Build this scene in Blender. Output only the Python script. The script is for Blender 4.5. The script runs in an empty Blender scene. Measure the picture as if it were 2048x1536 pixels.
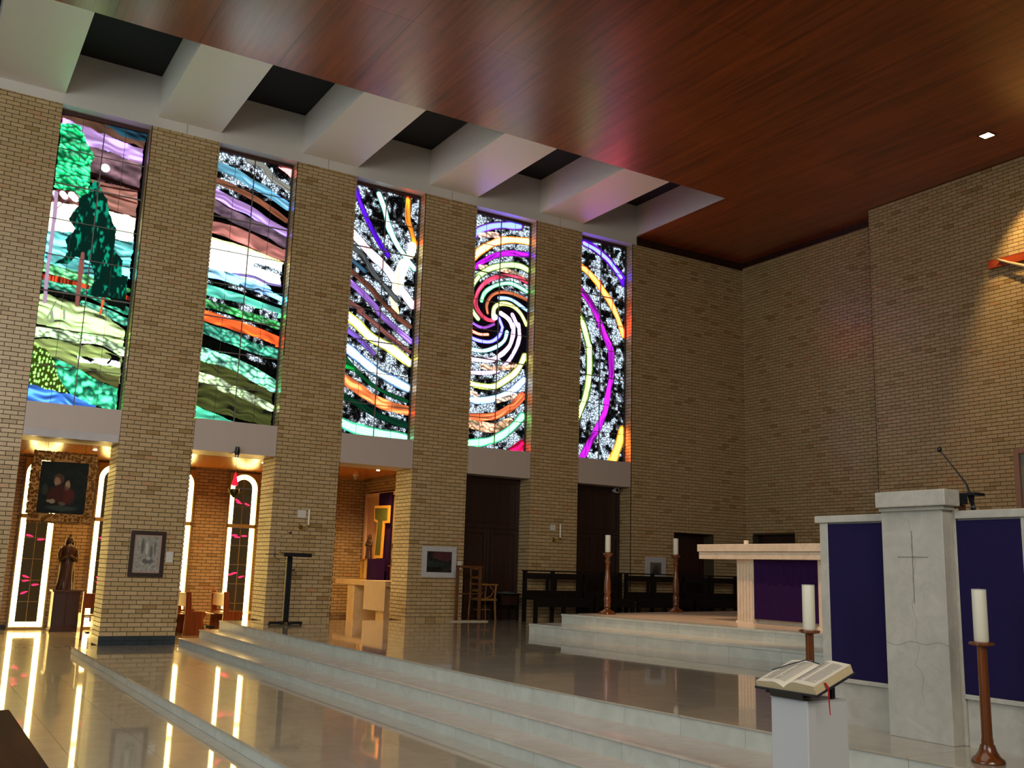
import bpy, bmesh, math, random
import numpy as np
from mathutils import Vector, Matrix
random.seed(7)
SC = bpy.context.scene
COL = SC.collection
R = math.radians
PI = math.pi

# ---------------------------------------------------------------- camera, world, lights, exposure
EYE = Vector((0.0, 0.0, 1.43))
def set_camera():
    yaw, pitch, roll = R(31.2555), R(10.7154), R(1.7174)
    fw = Vector((math.sin(yaw)*math.cos(pitch), math.cos(yaw)*math.cos(pitch), math.sin(pitch)))
    rt = Vector((math.cos(yaw), -math.sin(yaw), 0)); up = rt.cross(fw)
    r2 = rt*math.cos(roll) + up*math.sin(roll); u2 = -rt*math.sin(roll) + up*math.cos(roll)
    cd = bpy.data.cameras.new('camera'); cd.sensor_width = 36; cd.lens = 1962.44/2048*36
    cd.clip_start = 0.05; cd.clip_end = 200
    co = bpy.data.objects.new('camera', cd); COL.objects.link(co)
    m = Matrix(((r2.x, u2.x, -fw.x), (r2.y, u2.y, -fw.y), (r2.z, u2.z, -fw.z))).to_4x4()
    m.translation = EYE
    co.matrix_world = m
    SC.camera = co
set_camera()
SC.view_settings.view_transform = 'Standard'
SC.view_settings.look = 'None'
SC.view_settings.gamma = 1.0
SC.view_settings.use_curve_mapping = False
SC.view_settings.exposure = 0.0
try:
    SC.cycles.max_bounces = 8; SC.cycles.diffuse_bounces = 4; SC.cycles.glossy_bounces = 4
    SC.cycles.sample_clamp_indirect = 6.0; SC.cycles.sample_clamp_direct = 0.0
    SC.cycles.caustics_reflective = True; SC.cycles.blur_glossy = 0.5
except Exception: pass
W = bpy.data.worlds.new('world'); SC.world = W; W.use_nodes = True
W.node_tree.nodes['Background'].inputs[0].default_value = (0.80, 0.88, 1.0, 1)
W.node_tree.nodes['Background'].inputs[1].default_value = .07
def area(name, loc, target, sx, sy, power, col, spread=180):
    l = bpy.data.lights.new(name, 'AREA'); l.shape = 'RECTANGLE'; l.size = sx; l.size_y = sy; l.spread = R(spread); l.energy = power; l.color = col
    o = bpy.data.objects.new(name, l); COL.objects.link(o); o.location = loc
    o.rotation_euler = (Vector(target)-Vector(loc)).to_track_quat('-Z', 'Y').to_euler(); return o
def spot(name, loc, target, power, col, ang, blend=.3, rad=.08):
    l = bpy.data.lights.new(name, 'SPOT'); l.energy = power; l.color = col; l.spot_size = R(ang); l.spot_blend = blend; l.shadow_soft_size = rad
    o = bpy.data.objects.new(name, l); COL.objects.link(o); o.location = loc
    o.rotation_euler = (Vector(target)-Vector(loc)).to_track_quat('-Z', 'Y').to_euler(); return o

# daylight from the open end of the nave behind and left of the camera
area('nave_daylight', (-8, 6, 4.8), (6, 13, 2.2), 8, 6, 490, (.80, .92, 1.0))
area('opposite_windows', (-2, -5, 7.0), (1.0, 14, 2), 9, 4, 360, (1.0, .91, .78), 95)
area('floor_fill', (1.5, 5.0, 9.12), (1.5, 5.0, 0), 7, 7, 190, (1.0, .93, .86))  # unseen overhead fill, added to brighten the floor and treads
spot('altar_spot', (8.4, 11.0, 9.1), (10.6, 11.2, .8), 1700, (1, .60, .34), 36, .6)
spot('crucifix_spot', (15.3, 9.45, 9.05), (16.6, 8.9, 6.2), 470, (1, .70, .30), 72, .45, .05)


# ---------------------------------------------------------------- materials
def lin(c):
    if isinstance(c, str): c = [int(c[i:i+2], 16)/255 for i in (0, 2, 4)]
    return tuple(x/12.92 if x <= .04045 else ((x+.055)/1.055)**2.4 for x in c)
class NT:
    def __init__(s, name):
        s.m = bpy.data.materials.new(name); s.m.use_nodes = True; s.t = s.m.node_tree; s.b = s.t.nodes['Principled BSDF']
    def n(s, ty, **k):
        nd = s.t.nodes.new(ty)
        for a, v in k.items():
            if a[0] == 'i' and a[1:].isdigit(): nd.inputs[int(a[1:])].default_value = v
            elif a in nd.inputs: nd.inputs[a].default_value = v
            else: setattr(nd, a, v)
        return nd
    def l(s, a, b): s.t.links.new(a, b)
def plain(name, col, rough=.5, metal=0, coat=0, var=.12, scale=6, bump=0, emis=None, es=0, spec=.5):
    k = NT(name); b = k.b; c = lin(col) if isinstance(col, str) else col
    tc = k.n('ShaderNodeTexCoord'); no = k.n('ShaderNodeTexNoise'); no.inputs['Scale'].default_value = scale; no.inputs['Detail'].default_value = 4
    k.l(tc.outputs['Object'], no.inputs['Vector'])
    mx = k.n('ShaderNodeMix', data_type='RGBA'); k.l(no.outputs['Fac'], mx.inputs[0])
    mx.inputs[6].default_value = (*[x*(1-var) for x in c], 1); mx.inputs[7].default_value = (*[min(1, x*(1+var)) for x in c], 1)
    k.l(mx.outputs[2], b.inputs['Base Color'])
    b.inputs['Roughness'].default_value = rough; b.inputs['Metallic'].default_value = metal; b.inputs['Coat Weight'].default_value = coat
    b.inputs['Specular IOR Level'].default_value = spec
    if bump:
        bp = k.n('ShaderNodeBump'); bp.inputs['Strength'].default_value = bump; bp.inputs['Distance'].default_value = .01
        k.l(no.outputs['Fac'], bp.inputs['Height']); k.l(bp.outputs[0], b.inputs['Normal'])
    if emis: b.inputs['Emission Color'].default_value = (*emis, 1); b.inputs['Emission Strength'].default_value = es
    return k.m
def brickmat(name):
    k = NT(name); b = k.b
    g = k.n('ShaderNodeNewGeometry'); oi = k.n('ShaderNodeObjectInfo')
    a = k.n('ShaderNodeMath', operation='ADD'); k.l(g.outputs['Random Per Island'], a.inputs[0]); k.l(oi.outputs['Random'], a.inputs[1])
    f = k.n('ShaderNodeMath', operation='FRACT'); k.l(a.outputs[0], f.inputs[0])
    cr = k.n('ShaderNodeValToRGB'); e = cr.color_ramp; e.interpolation = 'LINEAR'
    e.elements[0].position = 0; e.elements[0].color = (*lin('9c8257'), 1)
    e.elements[1].position = 1; e.elements[1].color = (*lin('b4966a'), 1)
    for p, c in ((.025, '9a7b48'), (.05, 'ae9262'), (.5, 'b3986c'), (.95, 'bb9f73'), (.98, 'b48a5e')):
        x = e.elements.new(p); x.color = (*lin(c), 1)
    k.l(f.outputs[0], cr.inputs[0])
    no = k.n('ShaderNodeTexNoise'); no.inputs['Scale'].default_value = 30; no.inputs['Detail'].default_value = 3; k.l(g.outputs['Position'], no.inputs['Vector'])
    mr = k.n('ShaderNodeMapRange'); mr.inputs['To Min'].default_value = .82; mr.inputs['To Max'].default_value = 1.15; k.l(no.outputs['Fac'], mr.inputs[0])
    mx = k.n('ShaderNodeVectorMath', operation='SCALE'); k.l(cr.outputs[0], mx.inputs[0]); k.l(mr.outputs[0], mx.inputs['Scale'])
    k.l(mx.outputs[0], b.inputs['Base Color']); b.inputs['Roughness'].default_value = .28; b.inputs['Specular IOR Level'].default_value = .6
    return k.m
def woodmat(name, c1, c2, rough=.3, coat=.0, axis=1, sc=1.0, gloss=.5):
    k = NT(name); b = k.b
    tc = k.n('ShaderNodeNewGeometry' if axis < 9 else 'ShaderNodeTexCoord'); mp = k.n('ShaderNodeMapping')
    s = [14*sc, 14*sc, 14*sc]; s[axis % 9] = .7*sc; mp.inputs['Scale'].default_value = s
    k.l(tc.outputs['Position' if axis < 9 else 'Object'], mp.inputs['Vector'])
    no = k.n('ShaderNodeTexNoise'); no.inputs['Scale'].default_value = 1; no.inputs['Detail'].default_value = 6; no.inputs['Roughness'].default_value = .6; no.inputs['Distortion'].default_value = .6
    k.l(mp.outputs[0], no.inputs['Vector'])
    n2 = k.n('ShaderNodeTexNoise'); n2.inputs['Scale'].default_value = .35; n2.inputs['Detail'].default_value = 2; k.l(tc.outputs['Position' if axis < 9 else 'Object'], n2.inputs['Vector'])
    oi = k.n('ShaderNodeObjectInfo')
    a = k.n('ShaderNodeMath', operation='MULTIPLY_ADD'); k.l(n2.outputs['Fac'], a.inputs[0]); a.inputs[1].default_value = .5; k.l(no.outputs['Fac'], a.inputs[2])
    a2 = k.n('ShaderNodeMath', operation='MULTIPLY_ADD'); k.l(oi.outputs['Random'], a2.inputs[0]); a2.inputs[1].default_value = .12; k.l(a.outputs[0], a2.inputs[2])
    cr = k.n('ShaderNodeValToRGB'); cr.color_ramp.elements[0].position = .55; cr.color_ramp.elements[0].color = (*lin(c1), 1)
    cr.color_ramp.elements[1].position = 1.05 if False else 1.0; cr.color_ramp.elements[1].color = (*lin(c2), 1)
    k.l(a2.outputs[0], cr.inputs[0]); k.l(cr.outputs[0], b.inputs['Base Color'])
    b.inputs['Roughness'].default_value = rough; b.inputs['Coat Weight'].default_value = coat; b.inputs['Coat Roughness'].default_value = .12; b.inputs['Specular IOR Level'].default_value = gloss
    return k.m
def marble(name, c1, c2, vein, rough=.1, sc=1.0, vs=.5, spec=.5, coat=0):
    k = NT(name); b = k.b
    g = k.n('ShaderNodeNewGeometry'); oi = k.n('ShaderNodeObjectInfo')
    ad = k.n('ShaderNodeVectorMath', operation='MULTIPLY_ADD'); k.l(oi.outputs['Random'], ad.inputs[0]); ad.inputs[1].default_value = (7, 5, 3); k.l(g.outputs['Position'], ad.inputs[2])
    no = k.n('ShaderNodeTexNoise'); no.inputs['Scale'].default_value = 3*sc; no.inputs['Detail'].default_value = 7; no.inputs['Distortion'].default_value = 1.2; k.l(ad.outputs[0], no.inputs['Vector'])
    mx = k.n('ShaderNodeMix', data_type='RGBA'); mx.inputs[6].default_value = (*lin(c1), 1); mx.inputs[7].default_value = (*lin(c2), 1)
    mr = k.n('ShaderNodeMapRange'); mr.inputs['From Min'].default_value = .3; mr.inputs['From Max'].default_value = .7; k.l(no.outputs['Fac'], mr.inputs[0]); k.l(mr.outputs[0], mx.inputs[0])
    vo = k.n('ShaderNodeTexVoronoi', feature='DISTANCE_TO_EDGE'); vo.inputs['Scale'].default_value = 1.3*sc
    n3 = k.n('ShaderNodeTexNoise'); n3.inputs['Scale'].default_value = 4*sc; n3.inputs['Detail'].default_value = 5; k.l(ad.outputs[0], n3.inputs['Vector'])
    a3 = k.n('ShaderNodeVectorMath', operation='MULTIPLY_ADD'); k.l(n3.outputs['Color'], a3.inputs[0]); a3.inputs[1].default_value = (.5, .5, .5); k.l(ad.outputs[0], a3.inputs[2]); k.l(a3.outputs[0], vo.inputs['Vector'])
    m4 = k.n('ShaderNodeMapRange'); m4.inputs['From Max'].default_value = .02; m4.inputs['To Min'].default_value = vs; m4.inputs['To Max'].default_value = 0; k.l(vo.outputs['Distance'], m4.inputs[0])
    m5 = k.n('ShaderNodeMix', data_type='RGBA'); m5.inputs[7].default_value = (*lin(vein), 1); k.l(m4.outputs[0], m5.inputs[0]); k.l(mx.outputs[2], m5.inputs[6])
    k.l(m5.outputs[2], b.inputs['Base Color']); b.inputs['Roughness'].default_value = rough; b.inputs['Specular IOR Level'].default_value = spec; b.inputs['Coat Weight'].default_value = coat; b.inputs['Coat Roughness'].default_value = .04
    return k.m
M = {}
M['brick'] = brickmat('glazed_cream_brick')
M['mortar'] = plain('mortar', '45381f', .9, var=.2, scale=20)
M['white'] = plain('white_paint', 'cbc6bc', .45, var=.03)
M['beam'] = plain('bounce_lit_paint', 'efe5d8', .45, var=.02)  # white paint made lighter and warmer, light from below put into the colour
M['panel'] = plain('warm_panel_paint', 'b8a89c', .4, var=.03)
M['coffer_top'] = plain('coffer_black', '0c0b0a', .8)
M['ceil_wood'] = woodmat('ceiling_veneer', '582206', '9c4610', .32, .35, 1, .8, gloss=.6)
M['ceil_wood'].node_tree.nodes['Principled BSDF'].inputs['Coat Roughness'].default_value = .24
M['soffit_wood'] = woodmat('niche_veneer', '8a4410', 'd0842e', .25, .3, 1, .8, gloss=.6)
M['dark_wood'] = woodmat('dark_timber', '160a06', '34180c', .4, 0, 2, 1.2)
M['black_wood'] = woodmat('black_timber', '080605', '160d09', .45, 0, 0, 1.2, gloss=.3)
M['pew_wood'] = woodmat('pew_timber', '5c260c', 'a4551e', .28, .2, 2, 1.5)
M['stand_wood'] = woodmat('turned_timber', '3c1a08', '7e4416', .22, .4, 2, 2)
M['chair_wood'] = woodmat('chair_timber', '6c4420', '9a6a34', .4, 0, 2, 2)
M['red_wood'] = woodmat('red_timber', '3e220e', '6c3c18', .35, 0, 1, 2)
M['floor'] = marble('floor_marble', 'a79d88', 'b8ae9a', '877c68', .30, 1.0, .3, .5, 1.0)
M['step'] = marble('step_marble', 'b4b8ae', 'c4c8be', '9a9e96', .22, 1.3, .15, .5)
M['tread'] = marble('tread_marble', 'bcae9e', 'ccc0b2', 'a08e7e', .25, 1.0, .2, .5, .35)
M['altar'] = marble('altar_marble', 'd2c2aa', 'e0d2bc', 'b09c80', .25, 1.5, .3)
M['ambo'] = marble('ambo_marble', 'b4b1a4', 'c4c1b4', '9a9484', .28, 2.4, .28)
M['grout'] = plain('grout', '4a4438', .8)
M['slate'] = plain('slate_tile', '2c3438', .25, var=.3, scale=9)
M['purple'] = plain('purple_cloth', '241d44', .95, var=.12, scale=40, spec=.1)
M['purple2'] = plain('violet_cloth', '2a1240', .9, var=.25, scale=12, spec=.1)
M['black'] = plain('black_metal', '0b0b0c', .35, .0)
M['chrome'] = plain('chrome', 'd0d0d0', .15, 1)
M['brass'] = plain('brass', 'b08a3c', .3, 1)
M['gilt'] = plain('gilt_plaster', '8a5c26', .42, .6, var=.5, scale=30, bump=.6)
M['bronze'] = plain('carved_wood', '3a2110', .35, .0, coat=.2, var=.3, scale=14)
M['wax'] = plain('wax', 'e6e2cc', .45, var=.03)
M['wax_end'] = plain('wax_rim', 'b9b8ac', .5)
M['plinth'] = plain('plinth_paint', 'c3c6c6', .45, var=.02)
M['page'] = plain('paper', 'd8d0bc', .7, var=.04, scale=60)
M['page_edge'] = plain('page_edge', 'cdbb92', .8, var=.2, scale=120)
M['cover'] = plain('book_cover', '1d2030', .5)
M['ink'] = plain('ink', 'a59d90', .8)
M['red'] = plain('red_ribbon', 'b01018', .6)
M['navy'] = plain('navy_ribbon', '141838', .6)
M['white_frame'] = plain('white_frame', 'b4b2b0', .5)
M['black_frame'] = plain('stained_frame', '2c1810', .35)
M['lead'] = plain('window_lead', '3a3634', .5)
M['bar'] = plain('window_bar', '6c6660', .5)
M['lintel'] = plain('window_head', '3a1812', .5)
M['win_frame'] = plain('niche_window_frame', 'a88a50', .35, .3)
M['glow'] = plain('lit_border_glass', 'fff0c0', .3, emis=(1.0, .70, .20), es=13.0)
M['dark_glass'] = plain('olive_glass', '1c160c', .12, emis=(.030, .018, .006), es=1.0)
M['petal'] = plain('red_glass', 'c01030', .3, emis=(1.0, .02, .10), es=2.2)
M['card'] = plain('card', 'b8b4ac', .6)
M['mat_board'] = plain('mount_board', 'a08878', .7)
M['lamp_lit'] = plain('lit_lamp', 'ffffff', .3, emis=(1, .80, .45), es=25)
M['corpus'] = plain('painted_corpus', 'c8b48a', .45, var=.1)
M['gold_glass'] = plain('gold_box', 'c8a04a', .25, .7, var=.4, scale=25)
M['green_icon'] = plain('green_icon', '6c7438', .35, .2, var=.3, scale=12)
M['gold_edge'] = plain('gold_edge', 'f0a020', .3, .3, emis=(1, .45, .05), es=.25)  # weak emission put in so the gilt edge looks brightly lit

# ---------------------------------------------------------------- mesh helpers
class MB:
    def __init__(s): s.v = []; s.f = []; s.m = []
    def face(s, idx, mi=0): s.f.append(idx); s.m.append(mi)
    def box(s, x0, x1, y0, y1, z0, z1, mi=0, M4=None):
        n = len(s.v); p = [(x, y, z) for z in (z0, z1) for y in (y0, y1) for x in (x0, x1)]
        if M4 is not None: p = [tuple(M4 @ Vector(q)) for q in p]
        s.v += p
        for q in ((0, 2, 3, 1), (4, 5, 7, 6), (0, 1, 5, 4), (2, 6, 7, 3), (0, 4, 6, 2), (1, 3, 7, 5)): s.face([n+i for i in q], mi)
        return s
    def prism(s, poly, z0, z1, axis='z', mi=0):
        n = len(s.v); k = len(poly)
        for z in (z0, z1):
            for a, b in poly: s.v.append({'z': (a, b, z), 'x': (z, a, b), 'y': (a, z, b)}[axis])
        s.face(list(range(n, n+k))[::-1], mi); s.face(list(range(n+k, n+2*k)), mi)
        for i in range(k): j = (i+1) % k; s.face([n+i, n+j, n+k+j, n+k+i], mi)
        return s
    def lathe(s, prof, seg=20, cx=0, cy=0, mi=0, sx=1, sy=1):
        n = len(s.v)
        for r, z in prof:
            for i in range(seg): a = 2*PI*i/seg; s.v.append((cx+r*sx*math.cos(a), cy+r*sy*math.sin(a), z))
        for j in range(len(prof)-1):
            for i in range(seg): k = (i+1) % seg; s.face([n+j*seg+i, n+j*seg+k, n+(j+1)*seg+k, n+(j+1)*seg+i], mi)
        s.face([n+i for i in range(seg)][::-1], mi); q = n+(len(prof)-1)*seg; s.face([q+i for i in range(seg)], mi)
        return s
    def tube(s, pts, r, seg=8, mi=0):
        pts = [Vector(p) for p in pts]; rr = r if isinstance(r, (list, tuple)) else [r]*len(pts); n = len(s.v); up = None
        for i, p in enumerate(pts):
            d = (pts[min(i+1, len(pts)-1)]-pts[max(i-1, 0)]).normalized()
            if up is None: up = d.orthogonal().normalized()
            up = (up - d*up.dot(d)).normalized(); w = d.cross(up)
            for k in range(seg): a = 2*PI*k/seg; s.v.append(tuple(p+(up*math.cos(a)+w*math.sin(a))*rr[i]))
        for j in range(len(pts)-1):
            for i in range(seg): k = (i+1) % seg; s.face([n+j*seg+i, n+j*seg+k, n+(j+1)*seg+k, n+(j+1)*seg+i], mi)
        s.face([n+i for i in range(seg)][::-1], mi); q = n+(len(pts)-1)*seg; s.face([q+i for i in range(seg)], mi)
        return s
    def ell(s, c, r, seg=14, rings=8, mi=0):
        return s.lathe([(max(1e-4, math.sin(PI*j/rings))*1.0, 0) for j in range(0)], seg) if False else s._ell(c, r, seg, rings, mi)
    def _ell(s, c, r, seg, rings, mi):
        n = len(s.v)
        for j in range(rings+1):
            t = PI*(j+.02)/(rings+.04)
            for i in range(seg): a = 2*PI*i/seg; s.v.append((c[0]+r[0]*math.sin(t)*math.cos(a), c[1]+r[1]*math.sin(t)*math.sin(a), c[2]-r[2]*math.cos(t)))
        for j in range(rings):
            for i in range(seg): k = (i+1) % seg; s.face([n+j*seg+i, n+j*seg+k, n+(j+1)*seg+k, n+(j+1)*seg+i], mi)
        s.face([n+i for i in range(seg)][::-1], mi); q = n+rings*seg; s.face([q+i for i in range(seg)], mi)
        return s
def mesh_of(name, mb, mats, smooth=False):
    me = bpy.data.meshes.new(name); me.from_pydata(mb.v, [], mb.f); me.update()
    for m in (mats if isinstance(mats, (list, tuple)) else [mats]): me.materials.append(m)
    if any(mb.m): me.polygons.foreach_set('material_index', mb.m)
    if smooth:
        me.polygons.foreach_set('use_smooth', [True]*len(me.polygons))
        try: me.set_sharp_from_angle(angle=R(38))
        except Exception: pass
    return me
def tagit(o, label=None, cat=None, group=None, kind=None):
    if label: o['label'] = label
    if cat: o['category'] = cat
    if group: o['group'] = group
    if kind: o['kind'] = kind
    return o
def obj(name, mb, mat, parent=None, smooth=False, bevel=0, **t):
    me = mb if isinstance(mb, bpy.types.Mesh) else mesh_of(name, mb, mat, smooth)
    o = bpy.data.objects.new(name, me); COL.objects.link(o)
    if parent is not None: o.parent = parent
    if bevel:
        b = o.modifiers.new('bevel', 'BEVEL'); b.width = bevel; b.segments = 2; b.limit_method = 'ANGLE'
    return tagit(o, **t)
def thing(name, loc, label, cat, rz=0, group=None):
    o = bpy.data.objects.new(name, None); COL.objects.link(o); o.location = loc; o.rotation_euler = (0, 0, rz); o.empty_display_size = .1
    return tagit(o, label, cat, group)
def copy_tree(o, parent=None):
    c = o.copy(); COL.objects.link(c)
    if parent is not None: c.parent = parent
    for ch in [x for x in bpy.data.objects if x.parent == o]: copy_tree(ch, c)
    return c
def struct(name, mb, mat, label, smooth=False, parent=None):
    return obj(name, mb, mat, parent, smooth, label=label, kind='structure' if parent is None else None)
BX = lambda *a: MB().box(*a)

# bricks: course .072, brick .212, proud of the mortar behind them
CH, BL = .072, .212
UNIT = mesh_of('brick', BX(0, 1, 0, 1, 0, 1), M['brick'])
def pix(p):
    m = SC.camera.matrix_world.inverted() @ Vector(p) if False else CAMI @ Vector(p)
    if m.z > -.1: return (9e9, 9e9)
    return (1024+1962.44*m.x/-m.z, 768-1962.44*m.y/-m.z)
CAMI = SC.camera.matrix_world.inverted()
def brick_field(parent, plane, at, u0, u1, z0, z1, out, n_ind=300, holes=(), phase=0.0):
    """courses of bricks on the plane x=at or y=at; out = +-1 the side they stand proud of"""
    cells = []
    k0 = 0; z = z0; row = 0
    while z < z1-.012:
        zt = min(z+CH-.011, z1)
        u = u0-BL*(.5 if row % 2 else 0)-phase*BL
        while u < u1-.01:
            a, b = max(u, u0), min(u+BL-.010, u1)
            if b-a > .012:
                segs = [(a, b)]
                for (h0, h1, g0, g1) in holes:
                    if zt > g0+.01 and z < g1-.01:
                        ns = []
                        for (p, q) in segs:
                            if q <= h0 or p >= h1: ns.append((p, q)); continue
                            if p < h0-.012: ns.append((p, h0))
                            if q > h1+.012: ns.append((h1, q))
                        segs = ns
                for p, q in segs: cells.append((p, q, z, zt))
            u += BL
        z += CH; row += 1
    def dist(c):
        m = ((c[0]+c[1])/2, (c[2]+c[3])/2); p = Vector((at, m[0], m[1])) if plane == 'x' else Vector((m[0], at, m[1]))
        x, y = pix(p); inn = -20 < x < 2068 and -20 < y < 1556
        return (0 if inn else 1, (p-EYE).length)
    ind = []
    if n_ind:
        cells.sort(key=dist); ind, cells = cells[:n_ind], cells[n_ind:]
    lo, hi = (at-.012, at) if out < 0 else (at, at+.012)
    rnd = random.Random(int(at*100))
    for (a, b, c, d) in ind:
        o = bpy.data.objects.new('brick', UNIT); COL.objects.link(o); o.parent = parent
        j = rnd.uniform(-.0012, .0012)
        if plane == 'x': o.location = (lo+j, a, c); o.scale = (hi-lo, b-a, d-c)
        else: o.location = (a, lo+j, c); o.scale = (b-a, hi-lo, d-c)
    if cells:
        v = []; f = []
        for (a, b, c, d) in cells:
            n = len(v)
            back, fr = (hi, lo) if out < 0 else (lo, hi)
            for (t, q, zz) in ((back, a, c), (back, b, c), (back, b, d), (back, a, d), (fr, a, c), (fr, b, c), (fr, b, d), (fr, a, d)):
                v.append((t, q, zz) if plane == 'x' else (q, t, zz))
            F = [(4, 5, 6, 7), (0, 1, 5, 4), (1, 2, 6, 5), (2, 3, 7, 6), (3, 0, 4, 7)]
            f += [[n+i for i in q] for q in F]
        me = bpy.data.meshes.new('brick_courses'); me.from_pydata(v, [], f); me.materials.append(M['brick']); me.update()
        bm = bmesh.new(); bm.from_mesh(me); bmesh.ops.recalc_face_normals(bm, faces=bm.faces); bm.to_mesh(me); bm.free()
        o = bpy.data.objects.new('brick_courses', me); COL.objects.link(o); o.parent = parent; o['kind'] = 'stuff'
def tiles(parent, name, mat, x0, x1, y0, y1, z, tx, ty, poly_x=None, th=.012, gap=.003):
    """floor tiles on a level; each its own object sharing one mesh where whole"""
    unit = mesh_of(name, BX(0, tx-gap, 0, ty-gap, -th, 0), mat)
    y = y0
    while y < y1-.02:
        yb = min(y+ty, y1)
        xa = poly_x((y+yb)/2) if poly_x else x0
        x = x1
        while x > xa+.01:
            xl = max(x-tx, xa); full = (x-xl > tx-1e-4) and (yb-y > ty-1e-4)
            if poly_x and xl <= xa+1e-6:
                me = mesh_of(name, MB().prism([(poly_x(y), y), (x-gap, y), (x-gap, yb-gap), (poly_x(yb), yb-gap)], -th, 0), mat)
                o = bpy.data.objects.new(name, me); o.location = (0, 0, z)
            else:
                o = bpy.data.objects.new(name, unit); o.location = (xl, y, z)
                if not full: o.scale = ((x-xl-gap)/(tx-gap), (yb-y-gap)/(ty-gap), 1)
            COL.objects.link(o); o.parent = parent
            x = xl
        y = yb

# ---------------------------------------------------------------- levels and plan
Z0, Z1, Z2, Z3, Z4, Z5, Z6 = -.06, .045, .155, .29, .43, .585, .741
YW, YB, ZT, ZS, ZD, ZB, ZP, ZN = 17.25, 22.7, 8.958, 9.145, 9.918, 3.858, 3.306, 3.50
PX = [(-1.6, 1.416), (2.872, 4.071), (5.546, 6.767), (8.272, 9.484), (10.985, 12.205)]
XL, XE, XF, YF, YC = 13.638, 17.115, 16.597, 13.013, 14.259
def stage_x(y):
    pts = [(0, 5.42), (3.56, 5.17), (4.91, 5.04), (7.0, 4.87), (9.0, 4.84), (17.3, 4.79)]
    for (a, p), (b, q) in zip(pts, pts[1:]):
        if y <= b: return p+(q-p)*(y-a)/(b-a)
    return pts[-1][1]

# ---------------------------------------------------------------- floor, steps
fl = struct('floor', MB().box(-6, 17.3, -3, 22.9, -.3, Z0-.012), M['grout'], 'polished tan marble church floor at nave level reflecting the amber windows')
tiles(fl, 'floor_tile', M['floor'], -2.4, 2.48, 2.4, 22.7, Z0, .6, .9)
tiles(fl, 'floor_tile', M['floor'], 2.48, 9.6, 17.25, 22.7, Z0, .6, .9)
def step(nm, x0, x1, y0, y1, z, zlow, label, tx, ty, tm='tread'):
    s = struct(nm, MB().box(x0+.012, x1, y0, y1-.006, zlow-.25, z-.012), M['grout'], label)
    tiles(s, 'tread_tile', M[tm], x0-.012, x1, y0, y1, z, tx, ty, th=.02)
    y = y0
    while y < y1-.05:
        yb = min(y+.6, y1)
        me = mesh_of('riser_slab', BX(0, .014, 0, yb-y-.003, 0, z-.02-zlow), M['step'])
        o = bpy.data.objects.new('riser_slab', me); o.location = (x0, y, zlow); COL.objects.link(o); o.parent = s; y = yb
    return s
step('step_platform', 2.48, 4.12, .3, 17.24, Z1, Z0, 'lowest wide marble step, a deep landing with pale riser beside the nave floor', .6, .9, 'floor')
step('step', 4.10, 4.46, .3, 17.15, Z2, Z1, 'second marble step from the nave, narrow tread above the wide landing', .5, .9)
step('step', 4.44, 5.5, .3, 17.2, Z3, Z2, 'third marble step from the nave, narrow tread just below the stage edge', .5, .9)
mb = MB()
ys = [.3, 2, 3.56, 4.91, 7, 9, 13, 17.3]
mb.prism([(stage_x(y)+.012, y) for y in ys]+[(17.3, 17.3), (17.3, .3)], Z3-.3, Z4-.012)
mb.box(9.45, 17.3, 17.28, 18.2, Z3-.3, Z4-.012)
stg = struct('stage_floor', mb, M['grout'], 'broad raised marble stage floor in front of the choir benches')
tiles(stg, 'stage_tile', M['floor'], 4.79, 17.1, .3, 17.3, Z4, .9, .9, poly_x=lambda y: stage_x(y)-.012)
tiles(stg, 'stage_tile', M['floor'], 9.5, 17.1, 17.3, 18.2, Z4, .9, .9)
y = .3
while y < 17.25:
    yb = min(y+.6, 17.3); a, b = stage_x(y), stage_x(yb)
    obj('riser_slab', MB().prism([(a, y), (a+.014, y), (b+.014, yb-.003), (b, yb-.003)], Z3-.02, Z4-.012), M['step'], stg); y = yb
# sanctuary platform: two steps, front edges running slightly askew
def plat(nm, fr, side, z, zl, label):
    (xa, ya), (xb, yb) = fr; back = side
    mb = MB().prism([(xa, ya), (xb, yb), (xb+8, yb), (xb+8, ya+1.7), (xa+8, ya+1.7)], zl-.05, z-.02)
    s = struct(nm, mb, M['step'], label)
    n = 9; dx, dy = xb-xa, yb-ya
    for i in range(n):
        p = (xa+dx*i/n, ya+dy*i/n); q = (xa+dx*(i+1)/n, ya+dy*(i+1)/n)
        obj('riser_slab', MB().prism([(p[0]-.014, p[1]), (q[0]-.014, q[1]+.004), (q[0]+.03, q[1]+.004), (p[0]+.03, p[1])], zl, z-.03), M['step'], s)
        obj('nosing_slab', MB().prism([(p[0]-.024, p[1]), (q[0]-.024, q[1]+.003), (q[0]+.4, q[1]+.003), (p[0]+.4, p[1])], z-.03, z), M['step'], s)
    for i in range(5):
        x = xa+.4+i*1.4
        w = MB().prism([(x-.001, ya+.26*(x-xa)), (x+dx, yb), (x+1.397+dx, yb), (x+1.397, ya+.26*(x+1.4-xa))], z-.03, z)
        obj('top_slab', w, M['altar'] if z > .7 else M['step'], s)
    return s
plat('sanctuary_step', ((8.81, 13.73), (9.42, 6.2)), None, Z5, Z4, 'lower of the two pale steps in front of the marble altar')
plat('sanctuary_step', ((9.42, 13.70), (10.45, 6.2)), None, Z6, Z5, 'upper of the two pale steps, the platform the marble altar stands on')

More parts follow.
